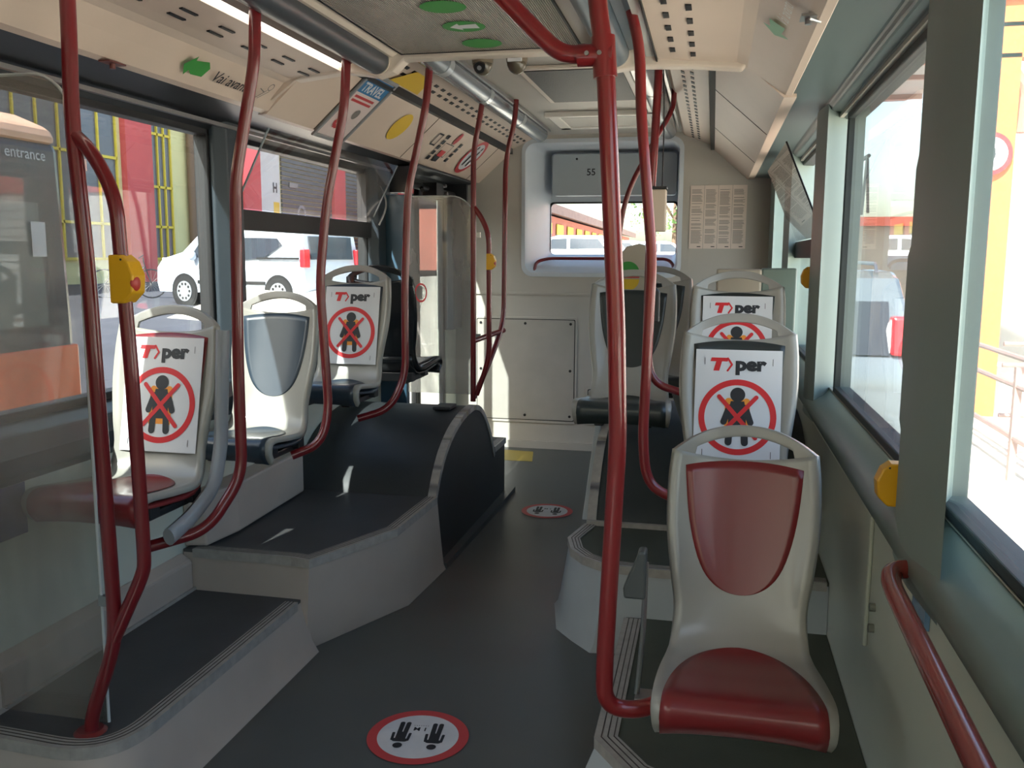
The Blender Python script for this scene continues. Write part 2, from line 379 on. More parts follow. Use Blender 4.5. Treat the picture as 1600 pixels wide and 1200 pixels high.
# rear red rail in the window recess
bm = NB(); tube(bm, [(-1.40, 7.12, 1.44), (-1.40, 7.22, 1.52), (-1.30, 7.25, 1.545), (-.35, 7.25, 1.545), (-.3, 7.2, 1.50), (-.3, 7.13, 1.44)], .013, 10, .05)
tag(finish('guard_rail', bm, POLE, smooth=True), 'thin dark red rail across the rear window sill', 'rail')

# service panels on the rear wall
def service_panel(x0, x1, z0, z1, label, name='service_panel'):
    t = thing(name, label, 'panel', (0, 0, 0))
    bm = NB(); prism(bm, rrect(x0-.03, x1+.025, z0-.03, z1+.025, .02), 'y', Y1-.012, Y1-.0005); finish('panel_surround', bm, BEIGE2, t, bevel=.006)
    bm = NB(); prism(bm, rrect(x0-.006, x1+.006, z0-.006, z1+.006, .012), 'y', Y1-.0145, Y1-.0121); finish('gap', bm, BLACK, t)
    bm = NB(); prism(bm, rrect(x0, x1, z0, z1, .012), 'y', Y1-.018, Y1-.0146); finish('cover_plate', bm, mat('plate_grey', (176, 172, 164), .45, noise=.05, nscale=6), t)
    n = 0
    for x in [x0+.03, (x0+x1)/2, x1-.03]:
        for z in [z0+.035, (z0+z1)/2, z1-.03]:
            if x1-x0 < .4 and x == (x0+x1)/2: continue
            if abs(x-(x0+x1)/2) < .01 and abs(z-(z0+z1)/2) < .01: continue
            b = NB(); cyl(b, (x, Y1-.0225, z), (x, Y1-.0181, z), .011, 12); finish('screw', b, BLACK, t)
service_panel(-1.86, -1.06, .24, 1.055, 'large grey screwed plate on the rear wall above the aisle floor')
service_panel(-.94, -.45, .24, .50, 'small screwed plate low on the rear wall beside the larger plate')

# --- ceiling
def ceil_sec(name, m, pts, a, b, th=.015, **k):
    bm = NB(); strip(bm, pts, 'y', a, b, th); return struct(name, bm, m, **k)
YF = 3.56
ceil_sec('ceiling', BEIGE, [(-1.89, 2.16), (-1.872, 2.145), (-1.84, 2.152), (-1.79, 2.21), (-1.745, 2.255), (-1.71, 2.268), (-1.66, 2.275), (-1.495, 2.292)], Y0, YF, smooth=True, auto=60)
ceil_sec('ceiling', BEIGE, [(-.228, 2.286), (0.06, 2.262), (.10, 2.25), (.15, 2.215), (.215, 2.165), (.24, 2.148), (.262, 2.145), (.28, 2.17)], Y0, YF, smooth=True, auto=60)
bm = NB(); strip(bm, [(-1.41, 2.345), (-1.27, 2.335), (-1.24, 2.352), (-.36, 2.352), (-.34, 2.335), (-.22, 2.34)], 'y', Y0, YF-.05, .02); box(bm, -1.6, -1.35, Y0, YF, 2.345, 2.37); box(bm, -.4, -.15, Y0, YF, 2.345, 2.37); struct('ceiling', bm, LIP)
# ribbed ceiling panel
ribm = mat('ribbed_panel', (186, 174, 162), .4)
nt_ = ribm.node_tree; wv = nt_.nodes.new('ShaderNodeTexWave'); wv.inputs['Scale'].default_value = 1 / .012 / 2 / pi * pi * 1.0; wv.bands_direction = 'X'
tcn = nt_.nodes.new('ShaderNodeTexCoord'); bpn = nt_.nodes.new('ShaderNodeBump'); bpn.inputs['Distance'].default_value = .006; bpn.inputs['Strength'].default_value = 1
nt_.links.new(tcn.outputs['Object'], wv.inputs['Vector']); nt_.links.new(wv.outputs[1], bpn.inputs['Height']); nt_.links.new(bpn.outputs[0], nt_.nodes['Principled BSDF'].inputs['Normal'])
crp = nt_.nodes.new('ShaderNodeMix'); crp.data_type = 'RGBA'; crp.inputs[6].default_value = lin((120, 108, 98)); crp.inputs[7].default_value = lin((206, 194, 180))
nt_.links.new(wv.outputs[1], crp.inputs[0]); nt_.links.new(crp.outputs[2], nt_.nodes['Principled BSDF'].inputs['Base Color'])
bm = NB(); box(bm, -1.225, -.52, Y0, YF-.06, 2.343, 2.351); struct('trim_10', bm, ribm)
bm = NB(); box(bm, -1.233, -1.225, Y0, YF-.05, 2.341, 2.351); box(bm, -1.233, -.50, YF-.06, YF-.052, 2.341, 2.351); box(bm, -.52, -.514, Y0, YF-.05, 2.341, 2.351); struct('trim_11', bm, BLACK)
# light channels beside the ribbed panel
def light_channel(name, label, xs, tubex, lampx, a, b, zt, dark, lampm):
    t = thing(name, label, 'ceiling light', (0, 0, 0))
    bm = NB(); cyl(bm, (tubex, a, zt), (tubex, b-.06, zt), .052, 32); finish('tube_housing', bm, dark, t, smooth=True)
    bm = NB(); cyl(bm, (tubex, b-.06, zt), (tubex, b-.015, zt), .056, 32, .05); finish('end_cap', bm, LIP, t, smooth=True)
    bm = NB(); box(bm, min(lampx), max(lampx), a, b-.05, zt-.018, zt+.0); finish('diffuser', bm, lampm, t, bevel=.004)
    return t
LAMP = mat('lit_diffuser', (255, 250, 240), .4, emit=(255, 246, 232), es=1.6)
light_channel('ceiling_light', 'dark round ceiling tube with lit strip above the left window seats', None, -1.335, (-1.49, -1.462), Y0, YF, 2.322, TUBEM, LAMP)
bm = NB(); strip(bm, [(-1.462, 2.306), (-1.43, 2.318), (-1.385, 2.332)], 'y', Y0, YF-.06, .01); struct('trim_12', bm, mat('brown_diffuser', (150, 130, 118), .3))
light_channel('ceiling_light', 'blue grey ceiling tube with unlit diffuser strip above the right window seats', None, -.385, (-.272, -.236), Y0, YF, 2.312, TUBEB, DIFF)
bm = NB(); strip(bm, [(-.332, 2.318), (-.30, 2.326), (-.272, 2.306)], 'y', Y0, YF-.06, .01); struct('trim_13', bm, TUBEB)
bm = NB(); box(bm, -.232, -.227, Y0, YF-.02, 2.275, 2.288); struct('trim_14', bm, BLACK)
# end lip of the front ceiling module
bm = NB(); prism(bm, [(-1.70, 2.262), (-1.49, 2.285), (-1.40, 2.275), (-1.335, 2.262), (-1.27, 2.28), (-1.22, 2.325), (-.52, 2.325), (-.45, 2.27), (-.385, 2.252), (-.30, 2.262), (-.10, 2.255), (.08, 2.238), (.10, 2.262), (.0, 2.30), (-.40, 2.39), (-1.25, 2.39), (-1.6, 2.31)], 'y', YF-.05, YF+.02)
struct('trim_15', bm, LIP, bevel=.008)
bm = NB(); prism(bm, [(-1.89, 2.17), (-1.80, 2.19), (-1.70, 2.262), (-1.6, 2.31), (-1.25, 2.39), (-.40, 2.39), (0, 2.30), (.10, 2.25), (.25, 2.16), (.25, 2.6), (-1.89, 2.6)], 'y', YF-.04, YF-.02); struct('trim_16', bm, BEIGE)
# slots in the front ceiling flanks
def slots(name, label, rows, y0, y1, pitch, ln, wd, z, parent=None):
    bm = NB()
    for (x, dz, sh) in rows:
        y = y0 + sh
        while y < y1: box(bm, x-wd/2, x+wd/2, y, y+ln, z+dz-.0035, z+dz+.002); y += pitch
    return tag(finish(name, bm, BLACK), label, 'vent')
slots('air_vent', 'double row of long black vent slots in the left ceiling flank', [(-1.575, 0, 0), (-1.63, -.006, .02)], Y0, YF-.1, .22, .085, .012, 2.283)
slots('air_vent', 'double row of square black vent holes in the right ceiling flank', [(-.165, 0, 0), (-.095, -.006, .06)], Y0, YF-.1, .155, .06, .018, 2.281)

# rear ceiling
bm = NB(); box(bm, XL, XR, YF, Y1+.02, 2.50, 2.53); struct('ceiling', bm, BEIGE2)
bm = NB(); prism(bm, [(-1.90, 2.14), (-1.85, 2.14), (-1.575, 2.385), (-1.59, 2.40), (-1.63, 2.36), (-1.90, 2.17)], 'y', YF, Y1); struct('trim_17', bm, BEIGE)
bm = NB(); strip(bm, [(-1.572, 2.40), (-1.41, 2.475), (-1.38, 2.49)], 'y', YF, Y1, .012); struct('trim_18', bm, BEIGE)
bm = NB(); prism(bm, [(.28, 2.14), (.235, 2.14), (-.045, 2.385), (-.03, 2.40), (.0, 2.36), (.28, 2.17)], 'y', YF, Y1); struct('trim_19', bm, BEIGE)
bm = NB(); strip(bm, [(-.26, 2.50), (-.24, 2.475), (-.05, 2.40)], 'y', YF, Y1, .012); struct('trim_20', bm, BEIGE)
bm = NB(); box(bm, -1.62, -1.575, YF, Y1, 2.36, 2.43); box(bm, -.045, 0.0, YF, Y1, 2.36, 2.43); struct('trim_21', bm, DARK)
def slots_slope(name, label, p0, p1, y0, y1, pitch, ln, sgn):
    bm = NB(); p0 = Vector(p0); p1 = Vector(p1); d = (p1-p0).normalized(); nn = Vector((d.y, -d.x)) * sgn
    for fr, sh in ((.42, 0), (.66, pitch/2)):
        c = p0 + (p1-p0)*fr; y = y0 + sh
        while y < y1:
            q = [c + d*.009 + nn*.003, c - d*.009 + nn*.003, c - d*.009 - nn*.002, c + d*.009 - nn*.002]
            prism(bm, [tuple(v) for v in q], 'y', y, y+ln); y += pitch
    return tag(finish(name, bm, BLACK), label, 'vent')
slots_slope('air_vent', 'rows of small black vent holes above the rear left hatches', (-1.572, 2.40), (-1.41, 2.475), YF, Y1-.1, .12, .05, 1)
slots_slope('air_vent', 'rows of small black vent holes above the rear right hatches', (-.05, 2.40), (-.24, 2.475), YF, Y1-.1, .12, .05, -1)
def rear_tube(x, label, z=2.462):
    t = thing('ceiling_light', label, 'ceiling light', (0, 0, 0))
    bm = NB(); cyl(bm, (x, YF+.02, z), (x, 6.75, z), .058, 32); sphere(bm, (x, 6.75, z), .058); finish('tube_housing', bm, TUBEG, t, smooth=True)
    for y in (4.2, 5.0, 5.9):
        bm = NB(); cyl(bm, (x, y, z), (x, y+.07, z), .0605, 32); finish('clamp_band', bm, mat('clear_band', (190, 195, 198), .15, metal=.4), t, smooth=True)
    bm = NB(); box(bm, x-.09, x-.065, YF+.02, 6.75, z+.012, z+.03); box(bm, x+.065, x+.08, YF+.02, 6.75, z+.012, z+.03); finish('channel_edge', bm, METAL, t)
rear_tube(-1.29, 'silver ceiling tube over the rear left vent holes'); rear_tube(-.345, 'silver ceiling tube over the rear right vent holes')
t = thing('roof_grille', 'black mesh grille in the rear ceiling behind the two domes', 'grille', (0, 0, 2.5))
bm = NB(); box(bm, -1.0, -.44, 4.55, 5.55, -.02, -.001); finish('grille_frame', bm, LIP, t, bevel=.006)
bm = NB(); box(bm, -.965, -.475, 4.59, 5.51, -.024, -.0205); finish('mesh', bm, mat('mesh_black', (40, 38, 36), .5, bump=1, bscale=120), t)
t = thing('roof_hatch', 'roof hatch with white frame open on a dark gap above the rear window', 'hatch', (0, 0, 2.5))
bm = NB(); box(bm, -1.12, -.40, 5.98, 6.04, -.035, -.001); box(bm, -1.12, -1.04, 6.04, 6.7, -.02, -.001); box(bm, -.47, -.40, 6.04, 6.7, -.02, -.001); box(bm, -1.12, -.40, 6.62, 6.7, -.02, -.001); finish('hatch_frame', bm, mat('hatch_white', (232, 228, 220), .35), t, bevel=.008)
bm = NB(); box(bm, -1.0, -.47, 6.05, 6.2, -.012, -.001); finish('gap', bm, BLACK, t)
bm = NB(); box(bm, -1.04, -.47, 6.2, 6.62, -.012, -.001); finish('hatch_lid', bm, BEIGE2, t)
# camera domes on the lip
def dome(x, label, eye, g='camera domes'):
    t = thing('security_camera', label, 'security camera', (x, YF+.045, 2.315))
    bm = NB(); cyl(bm, (0, 0, 0), (0, 0, .03), .042, 24, .044); finish('housing', bm, mat('dome_brown', (120, 108, 92), .3), t, smooth=True)
    bm = NB(); sphere(bm, (0, 0, 0), .04, sz=1.15); finish('dome', bm, mat('dome_smoke', (92, 84, 72), .12), t, smooth=True)
    if eye:
        bm = NB(); ring_ = cyl(bm, (-.002, -.030, -.016), (-.002, -.044, -.024), .022, 20); finish('lens', bm, BLACK, t, smooth=True)
        bm = NB(); cyl(bm, (-.002, -.044, -.024), (-.002, -.046, -.025), .009, 16); finish('lens_glass', bm, METAL, t)
    else:
        bm = NB(); box(bm, -.028, .028, -.046, -.036, -.004, .008); finish('label_strip', bm, WHITE, t)
dome(-.925, 'small dome camera with visible lens under the ceiling lip', True)
dome(-.785, 'plain brown sensor dome with a white strip, right of the lens dome', False)

# ============================================================ PLATFORMS AND WHEEL ARCHES
def ring_trim(pts, z, w, h, ribs=3):
    """edge trim following an open polyline (x,y): base band plus ribs; inner side = left"""
    base = NB(); gro = NB()
    P = [Vector((*p, 0)) for p in pts]
    def offs(d):
        out = []
        for i in range(len(P)):
            d0 = (P[i]-P[i-1]).normalized() if i else (P[1]-P[0]).normalized()
            d1 = (P[i+1]-P[i]).normalized() if i < len(P)-1 else d0
            n0 = Vector((-d0.y, d0.x, 0)); n1 = Vector((-d1.y, d1.x, 0)); n = (n0+n1).normalized(); out.append(P[i] + n*d/max(.5, n.dot(n0)))
        return out
    def band(bm, a, b, z0, z1):
        A = offs(a); B = offs(b)
        for i in range(len(P)-1):
            q = [A[i], A[i+1], B[i+1], B[i]]; lo = [bm.verts.new((v.x, v.y, z0)) for v in q]; hi = [bm.verts.new((v.x, v.y, z1)) for v in q]
            bm.faces.new(lo[::-1]); bm.faces.new(hi)
            for k in range(4): bm.faces.new([lo[k], lo[(k+1) % 4], hi[(k+1) % 4], hi[k]])
    band(base, -.008, w, z-.03, z+h)
    for k in range(ribs):
        c = w*(k+.7)/(ribs+.3); band(gro, c-.0018, c+.0018, z+h-.0005, z+h+.0008)
    return base, gro
def platform(name, label, top, flare, z, mtop, mskirt, trim_pts, back=None, skirt_ids=None, trimm=None, w=.045):
    """top: list of (x,y) outline; flare: matching (x,y) at the floor"""
    t = thing(name, label, 'platform', (0, 0, 0))
    bm = NB(); vs = [bm.verts.new((*p, z)) for p in top]; bm.faces.new(vs); lo = [bm.verts.new((*p, z-.02)) for p in top]; bm.faces.new(lo[::-1])
    for k in range(len(top)): bm.faces.new([vs[k], vs[(k+1) % len(top)], lo[(k+1) % len(top)], lo[k]])
    finish('tread', bm, mtop, t)
    bm = NB(); n = len(top)
    lv = [(0, .02)] 
    for i in range(n):
        j = (i+1) % n
        if skirt_ids is not None and i not in skirt_ids: continue
        def lerp(a, b, f): return (a[0]+(b[0]-a[0])*f, a[1]+(b[1]-a[1])*f)
        hs = [(0, z-.012), (.55, z*.45), (.8, z*.22), (1.0, .03), (1.35, .001)]
        rows = []
        for f, zz in hs:
            a = lerp(top[i], flare[i], f); b = lerp(top[j], flare[j], f); rows.append((bm.verts.new((*a, zz)), bm.verts.new((*b, zz))))
        for r0, r1 in zip(rows, rows[1:]): bm.faces.new([r0[0], r0[1], r1[1], r1[0]])
    bmesh.ops.remove_doubles(bm, verts=bm.verts, dist=1e-5)
    finish('skirt', bm, mskirt, t, smooth=True, auto=25)
    b, g = ring_trim(trim_pts, z, w, .005)
    finish('edge_trim', b, trimm or TRIM, t, smooth=True, auto=35); finish('edge_groove', g, TRIMD, t)
    return t
# left low platform
cr = [(p.x, p.y) for p in smooth_path([(-2.045, 1.985, 0), (-1.535, 1.955, 0), (-1.535, 3.12, 0)], 10, .20)]
cf = [(p.x, p.y) for p in smooth_path([(-2.045, 1.94, 0), (-1.485, 1.905, 0), (-1.485, 3.12, 0)], 10, .22)]
top = cr + [(-2.045, 3.12)]
fl = cf + [(-2.045, 3.12)]
platform('raised_platform', 'low dark floor platform under the first left seat, rounded front corner', top, fl, .215, CARPET, SKIRT,
         cr[:-1] + [(-1.535, 3.07)], skirt_ids=list(range(len(cr)-1)))
t = thing('seat_ledge', 'grey boxed ledge along the left wall behind the first left seat', 'ledge', (0, 0, 0))
bm = NB(); prism(bm, [(-2.049, .216), (-2.0, .216), (-2.0, .34), (-2.049, .37)], 'y', 1.99, 3.11); finish('ledge_body', bm, SKIRT, t, bevel=.01)
bm = NB(); box(bm, -2.0, -1.99, 1.99, 3.11, .216, .228); finish('ledge_seal', bm, TRIM, t)
# left high platform
top = [(-2.045, 3.118), (-1.57, 3.118), (-1.49, 3.10), (-1.30, 3.56), (-1.288, 4.12), (-2.045, 4.12)]
fl = [(-2.045, 3.10), (-1.60, 3.10), (-1.515, 3.11), (-1.285, 3.63), (-1.262, 4.14), (-2.045, 4.14)]
platform('raised_platform', 'higher dark platform with angled front before the left wheel arch', top, fl, .38, CARPET, SKIRT,
         [(-2.0, 3.118), (-1.57, 3.118), (-1.49, 3.10), (-1.30, 3.56), (-1.288, 4.10)], skirt_ids=[0,1,2,3])
bm = NB(); prism(bm, [(-2.049, 3.13), (-1.955, 3.15), (-1.93, 3.36), (-1.955, 4.04), (-2.049, 4.04)], 'z', .386, .60)
tag(finish('corner_box', bm, SKIRT, bevel=.012), 'grey box below the second left seat against the wall', 'box')
# wheel arch profile (y,z)
def arch(name, label, prof, x0, x1, zc, m, rimside, base):
    t = thing(name, label, 'wheel arch', (0, 0, 0))
    bm = NB(); s = smooth_path([(0, *p) for p in prof], 5, .09); pts = [(p.y, p.z) for p in s]
    prism(bm, pts + [(pts[-1][0], 0.0), (pts[0][0], 0.0)], 'x', x0, x1)
    finish('arch_cover', bm, m, t, smooth=True, auto=40)
    bm = NB(); xr = x1 if rimside > 0 else x0; inn = [(p[0], p[1]) for p in pts]
    n = len(pts)
    for i in range(n-1):
        a, b = Vector(pts[i]), Vector(pts[i+1]); 
        def nrm(k):
            d = (Vector(pts[min(k+1, n-1)]) - Vector(pts[max(k-1, 0)])).normalized(); return Vector((-d.y, d.x))
        na, nb = nrm(i), nrm(i+1); xa, xb = sorted((xr - rimside*.036, xr + rimside*.006))
        q = [a + na*.007, b + nb*.007, b - nb*.022, a - na*.022]
        lo = [bm.verts.new((xa, v.x, v.y)) for v in q]; hi = [bm.verts.new((xb, v.x, v.y)) for v in q]
        bm.faces.new(lo[::-1]); bm.faces.new(hi)
        for k in range(4): bm.faces.new([lo[k], lo[(k+1) % 4], hi[(k+1) % 4], hi[k]])
    bmesh.ops.remove_doubles(bm, verts=bm.verts, dist=1e-5)
    finish('arch_rim', bm, TRIM, t, smooth=True, auto=40)
    return t
t = arch('wheel_arch', 'black humped wheel arch with pale rim beside the left platform', [(4.085, .37), (4.16, .48), (4.26, .575), (4.42, .655), (4.62, .705), (4.86, .722), (5.02, .67), (5.16, .555), (5.25, .45), (5.32, .33)], -2.045, -1.29, 0, ARCHM, 1, 0)
bm = NB(); prism(bm, [(-1.315, 4.12), (-1.25, 4.15), (-1.235, 5.3), (-1.24, 5.72), (-1.30, 5.74)], 'z', .001, .03); finish('floor_flare', bm, FLOORM, t)
bm = NB(); box(bm, -1.48, -1.38, 4.66, 4.80, .716, .735); finish('cap_plate', bm, DARK, t, bevel=.006)
t = thing('step_box', 'dark step box with pale nosing behind the left wheel arch', 'step', (0, 0, 0))
bm = NB(); box(bm, -2.04, -1.292, 5.325, 5.62, 0.001, .375); finish('step_body', bm, ARCHM, t)
b, g = ring_trim([(-1.292, 5.33), (-1.292, 5.62), (-2.0, 5.62)], .375, .04, .006); finish('step_nosing', b, TRIM, t); finish('edge_groove', g, TRIMD, t)
# right low platform
top = [(-.285, 2.47), (-.17, 2.31), (.1, 2.16), (.468, 2.05), (.468, 3.40), (-.285, 3.40)]
fl = [(-.335, 2.44), (-.20, 2.26), (.09, 2.10), (.468, 1.99), (.468, 3.4), (-.335, 3.40)]
top = top[::-1]; fl = fl[::-1]
platform('raised_platform', 'low green-grey platform under the front right seat', top, fl, .145, CARPETG, SKIRTW,
         [(-.285, 3.38), (-.285, 2.47), (-.17, 2.31), (.1, 2.16), (.45, 2.055)], skirt_ids=[0,2,3,4], w=.06)
# right high platform
top = [(-.535, 3.95), (-.565, 3.72), (-.53, 3.58), (-.47, 3.49), (-.375, 3.42), (-.20, 3.405), (.468, 3.405), (.468, 3.95)]
fl = [(-.60, 3.95), (-.625, 3.80), (-.575, 3.56), (-.50, 3.46), (-.41, 3.37), (-.20, 3.395), (.468, 3.395), (.468, 3.95)]
platform('raised_platform', 'white-sided raised platform with red-grooved nosing before the right wheel arch', top, fl, .345, CARPETG, SKIRTW,
         [(-.52, 3.945), (-.565, 3.72), (-.53, 3.58), (-.47, 3.49), (-.375, 3.42), (-.20, 3.405), (.46, 3.405)], skirt_ids=[0,1,2,3,4,5])
bm = NB(); box(bm, -.52, .46, 3.93, 3.955, .345, .365); tag(finish('edge_strip', bm, TRIM), 'pale strip along the rear of the white-sided right platform', 'strip')
arch('wheel_arch', 'green-black wheel arch carrying the two rear right seats', [(3.955, .35), (4.02, .45), (4.15, .58), (4.32, .68), (4.55, .75), (4.9, .78), (5.3, .72), (5.6, .45), (5.75, .2)], -.515, .455, 0, ARCHG, -1, 0)

# ============================================================ SEATS
PROF = [(-.338, .385, .192), (-.368, .425, .199), (-.345, .466, .20), (-.20, .452, .194), (-.06, .440, .180), (.0, .470, .169), (.032, .54, .162), (.055, .62, .172), (.085, .74, .187), (.112, .86, .187), (.128, .935, .179)]
def cr_(a, b, c, d, t): return .5*((2*b) + (-a+c)*t + (2*a-5*b+4*c-d)*t*t + (-a+3*b-3*c+d)*t**3)
def prof(v):
    n = len(PROF)-1; f = max(0, min(.9999, v))*n; i = int(f); t = f-i; g = lambda k: PROF[max(0, min(n, k))]
    return tuple(cr_(g(i-1)[j], g(i)[j], g(i+1)[j], g(i+2)[j], t) for j in range(3))
def surf(u, v, off=0):
    y, z, hw = prof(v); y2, z2, _ = prof(min(1, v+.01)); y1, z1, _ = prof(max(0, v-.01)); dy, dz = y2-y1, z2-z1; L = math.hypot(dy, dz) or 1
    ny, nz = -dz/L, dy/L
    k = min(1, max(0, (v-.45)*4)); dish = (.012*(1-k) + .036*k) * abs(u)**2.6
    if v > .95: dish *= 1
    d = dish + off
    return Vector((hw*u, y + ny*d, z + nz*d))
def seat(name, label, loc, ins, rz=0, shell=SEATG, arm=None, under=None, group='bus seats', handle=SEATG2):
    t = thing(name, label, 'seat', loc, rz, group)
    bm = NB(); NU, NV = 16, 44; g = []
    for j in range(NV+1):
        row = []
        for i in range(NU+1):
            u = -1 + 2*i/NU; v = j/NV
            p = surf(u, v)
            if v > .8: p.z += (v-.8)/.2 * (-.016 + .020*u*u)
            row.append(bm.verts.new(p))
        g.append(row)
    for j in range(NV):
        for i in range(NU): bm.faces.new([g[j][i], g[j][i+1], g[j+1][i+1], g[j+1][i]])
    finish('seat_shell', bm, shell, t, smooth=True, solid=.022, auto=0)
    # handle: arched plate above a lens-shaped hole
    bm = NB(); N = 32; xs = surf(1, 1).x + .004; e = surf(1, .97); c = surf(0, .99); cols = []
    for i in range(N+1):
        u = -1 + 2*i/N; x = xs*u; q = abs(x)/.128
        zt = .944 + .064*(1-abs(u)**2.2); zb = .978 - .030*q*q if q < 1 else .900
        
        cl = []
        for j in range(5):
            z = zb + (zt-zb)*j/4; y = c.y + .0125 + (e.y - c.y)*abs(u)**2.6 + (z-.92)*.14; cl.append(bm.verts.new((x, y, z)))
        cols.append(cl)
    for p, q in zip(cols, cols[1:]):
        for j in range(4): bm.faces.new([p[j], q[j], q[j+1], p[j+1]])
    bmesh.ops.recalc_face_normals(bm, faces=bm.faces)
    h_ = finish('grab_handle', bm, handle, t, smooth=True, solid=.021, auto=0); h_.modifiers[0].offset = 0
    b_ = h_.modifiers.new('bevel', 'BEVEL'); b_.width = .007; b_.segments = 3; b_.limit_method = 'ANGLE'; b_.angle_limit = radians(50)
    # back insert (shield)
    bm = NB(); g = []; NS, NT = 14, 20
    for j in range(NT+1):
        tt = 1-(1-j/NT)**1.9; hw = .150 * max(.0001, (1-tt**2.7))**.5 * (1-.10*tt) + .0005; row = []
        for i in range(NS+1):
            s = -1 + 2*i/NS; v = .965 - .32*tt - .022*s*s*(1-tt); row.append(bm.verts.new(surf(hw*s/prof(v)[2], v, .002) ))
        g.append(row)
    for j in range(NT):
        for i in range(NS): bm.faces.new([g[j][i], g[j+1][i], g[j+1][i+1], g[j][i+1]])
    bmesh.ops.recalc_face_normals(bm, faces=bm.faces); finish('back_pad', bm, ins, t, smooth=True, solid=.0012, auto=0)
    # cushion insert
    bm = NB(); g = []; NT = 40
    for j in range(NT+1):
        tt = 1-(1-j/NT)**1.45; hw = (.181 + .004*tt) * max(.0001, (1-(max(0, tt-.12)/.88)**2.7))**.55 + .0005 if tt > .22 else .181
        row = []
        for i in range(NS+1):
            s = -1 + 2*i/NS; v = .0 + .46*tt; row.append(bm.verts.new(surf(hw*s/prof(v)[2], v, .0038)))
        g.append(row)
    for j in range(NT):
        for i in range(NS): bm.faces.new([g[j][i], g[j][i+1], g[j+1][i+1], g[j+1][i]])
    finish('seat_pad', bm, ins, t, smooth=True, solid=.0012, auto=0)
    # underside tray
    bm = NB(); g = []
    for j in range(13):
        v = .06 + .52*j/12; row = [bm.verts.new(surf(-.92 + 1.84*i/8, v, -.034)) for i in range(9)]; g.append(row)
    for j in range(12):
        for i in range(8): bm.faces.new([g[j][i], g[j][i+1], g[j+1][i+1], g[j+1][i]])
    finish('under_tray', bm, under or ins, t, smooth=True, solid=.012, auto=0)
    bm = NB(); box(bm, -.15, .15, -.26, -.21, .375, .42); box(bm, -.15, .15, -.03, .02, .37, .42); box(bm, -.12, -.08, -.28, .03, .36, .385); box(bm, .08, .12, -.28, .03, .36, .385)
    finish('support_bracket', bm, DARK, t, bevel=.005)
    if arm == 'side':      # folded grey armrest on the aisle side, seen from the front
        bm = NB(); tube(bm, [(.205, .10, .93), (.205, .075, .70), (.205, .06, .55), (.20, .02, .42), (.185, -.10, .345), (.18, -.22, .315)], .02, 12, .05, squash=1.5); finish('armrest', bm, mat('arm_grey', (150, 152, 155), .3), t, smooth=True)
    if arm == 'low':
        bm = NB(); prism(bm, [(-.236, .725), (-.256, .725), (-.262, .70), (-.292, .625), (-.290, .600), (-.236, .600)], 'y', -.12, -.07); finish('armrest_pad', bm, mat('arm_dark', (84, 88, 86), .35), t, bevel=.006)
        bm = NB(); tube(bm, [(-.238, -.09, .69), (-.240, -.09, .52), (-.246, -.09, .42), (-.252, -.10, .34)], .007, 8, .04); box(bm, -.256, -.20, -.13, -.07, .33, .342); finish('armrest_stem', bm, METAL, t, smooth=True)
    return t
seat('bus_seat', 'grey seat with red pads nearest the camera at the right wall', (.100, 2.29, .10), REDI, arm='low')
seat('bus_seat', 'second grey seat of the right row, poster on its back, behind the red one', (.098, 3.04, .355), GRNI)
seat('bus_seat', 'third grey seat of the right wall row, mostly hidden, poster on its back', (.108, 3.82, .49), GRNI)
seat('bus_seat', 'grey aisle seat with bare green-black pads on the right wheel arch', (-.345, 3.98, .49), GRNI)
seat('bus_seat', 'grey seat just behind the bare green-black aisle seat', (-.29, 4.75, .50), GRNI)
seat('bus_seat', 'first left grey seat with red pads under a poster', (-1.79, 2.60, .375), REDI, arm='side', under=REDI)
seat('bus_seat', 'second left grey seat with bare charcoal blue pads', (-1.785, 3.37, .395), DRKI)
seat('bus_seat', 'third left grey seat on the wheel arch, poster on its back', (-1.735, 4.10, .50), DRKI)
seat('bus_seat', 'glossy black seat facing the rear, back to back with the third left seat', (-1.735, 4.66, .50), BLKS, rz=pi, shell=BLKS, handle=BLKS)
bm = NB(); box(bm, .05, .17, 3.60, 3.72, .352, .88); box(bm, .03, .19, 3.58, 3.74, .352, .362); tag(finish('seat_pedestal', bm, DARK, bevel=.005), 'dark square post carrying the third right seat, almost hidden', 'post')
# visible bracket on the right arch
bm = NB(); prism(bm, [(4.02, .66), (4.30, .66), (4.32, .675), (4.02, .675)], 'x', -.05, .05); prism(bm, [(-.16, .94), (-.13, .94), (-.03, .672), (-.07, .672)], 'y', 4.08, 4.12)
tag(finish('seat_bracket', bm, mat('bracket_grey', (130, 138, 138), .4)), 'pale metal bracket bolted on the right wheel arch beneath the aisle seat', 'bracket')
bm = NB(); prism(bm, [(3.96, .36), (4.0, .36), (4.58, .80), (4.60, .86), (4.54, .86)], 'x', -.545, -.517)
tag(finish('arch_guard', bm, mat('guard_grey', (165, 172, 172), .5), bevel=.004), 'pale slanted edge guard up the aisle side of the right wheel arch', 'guard')

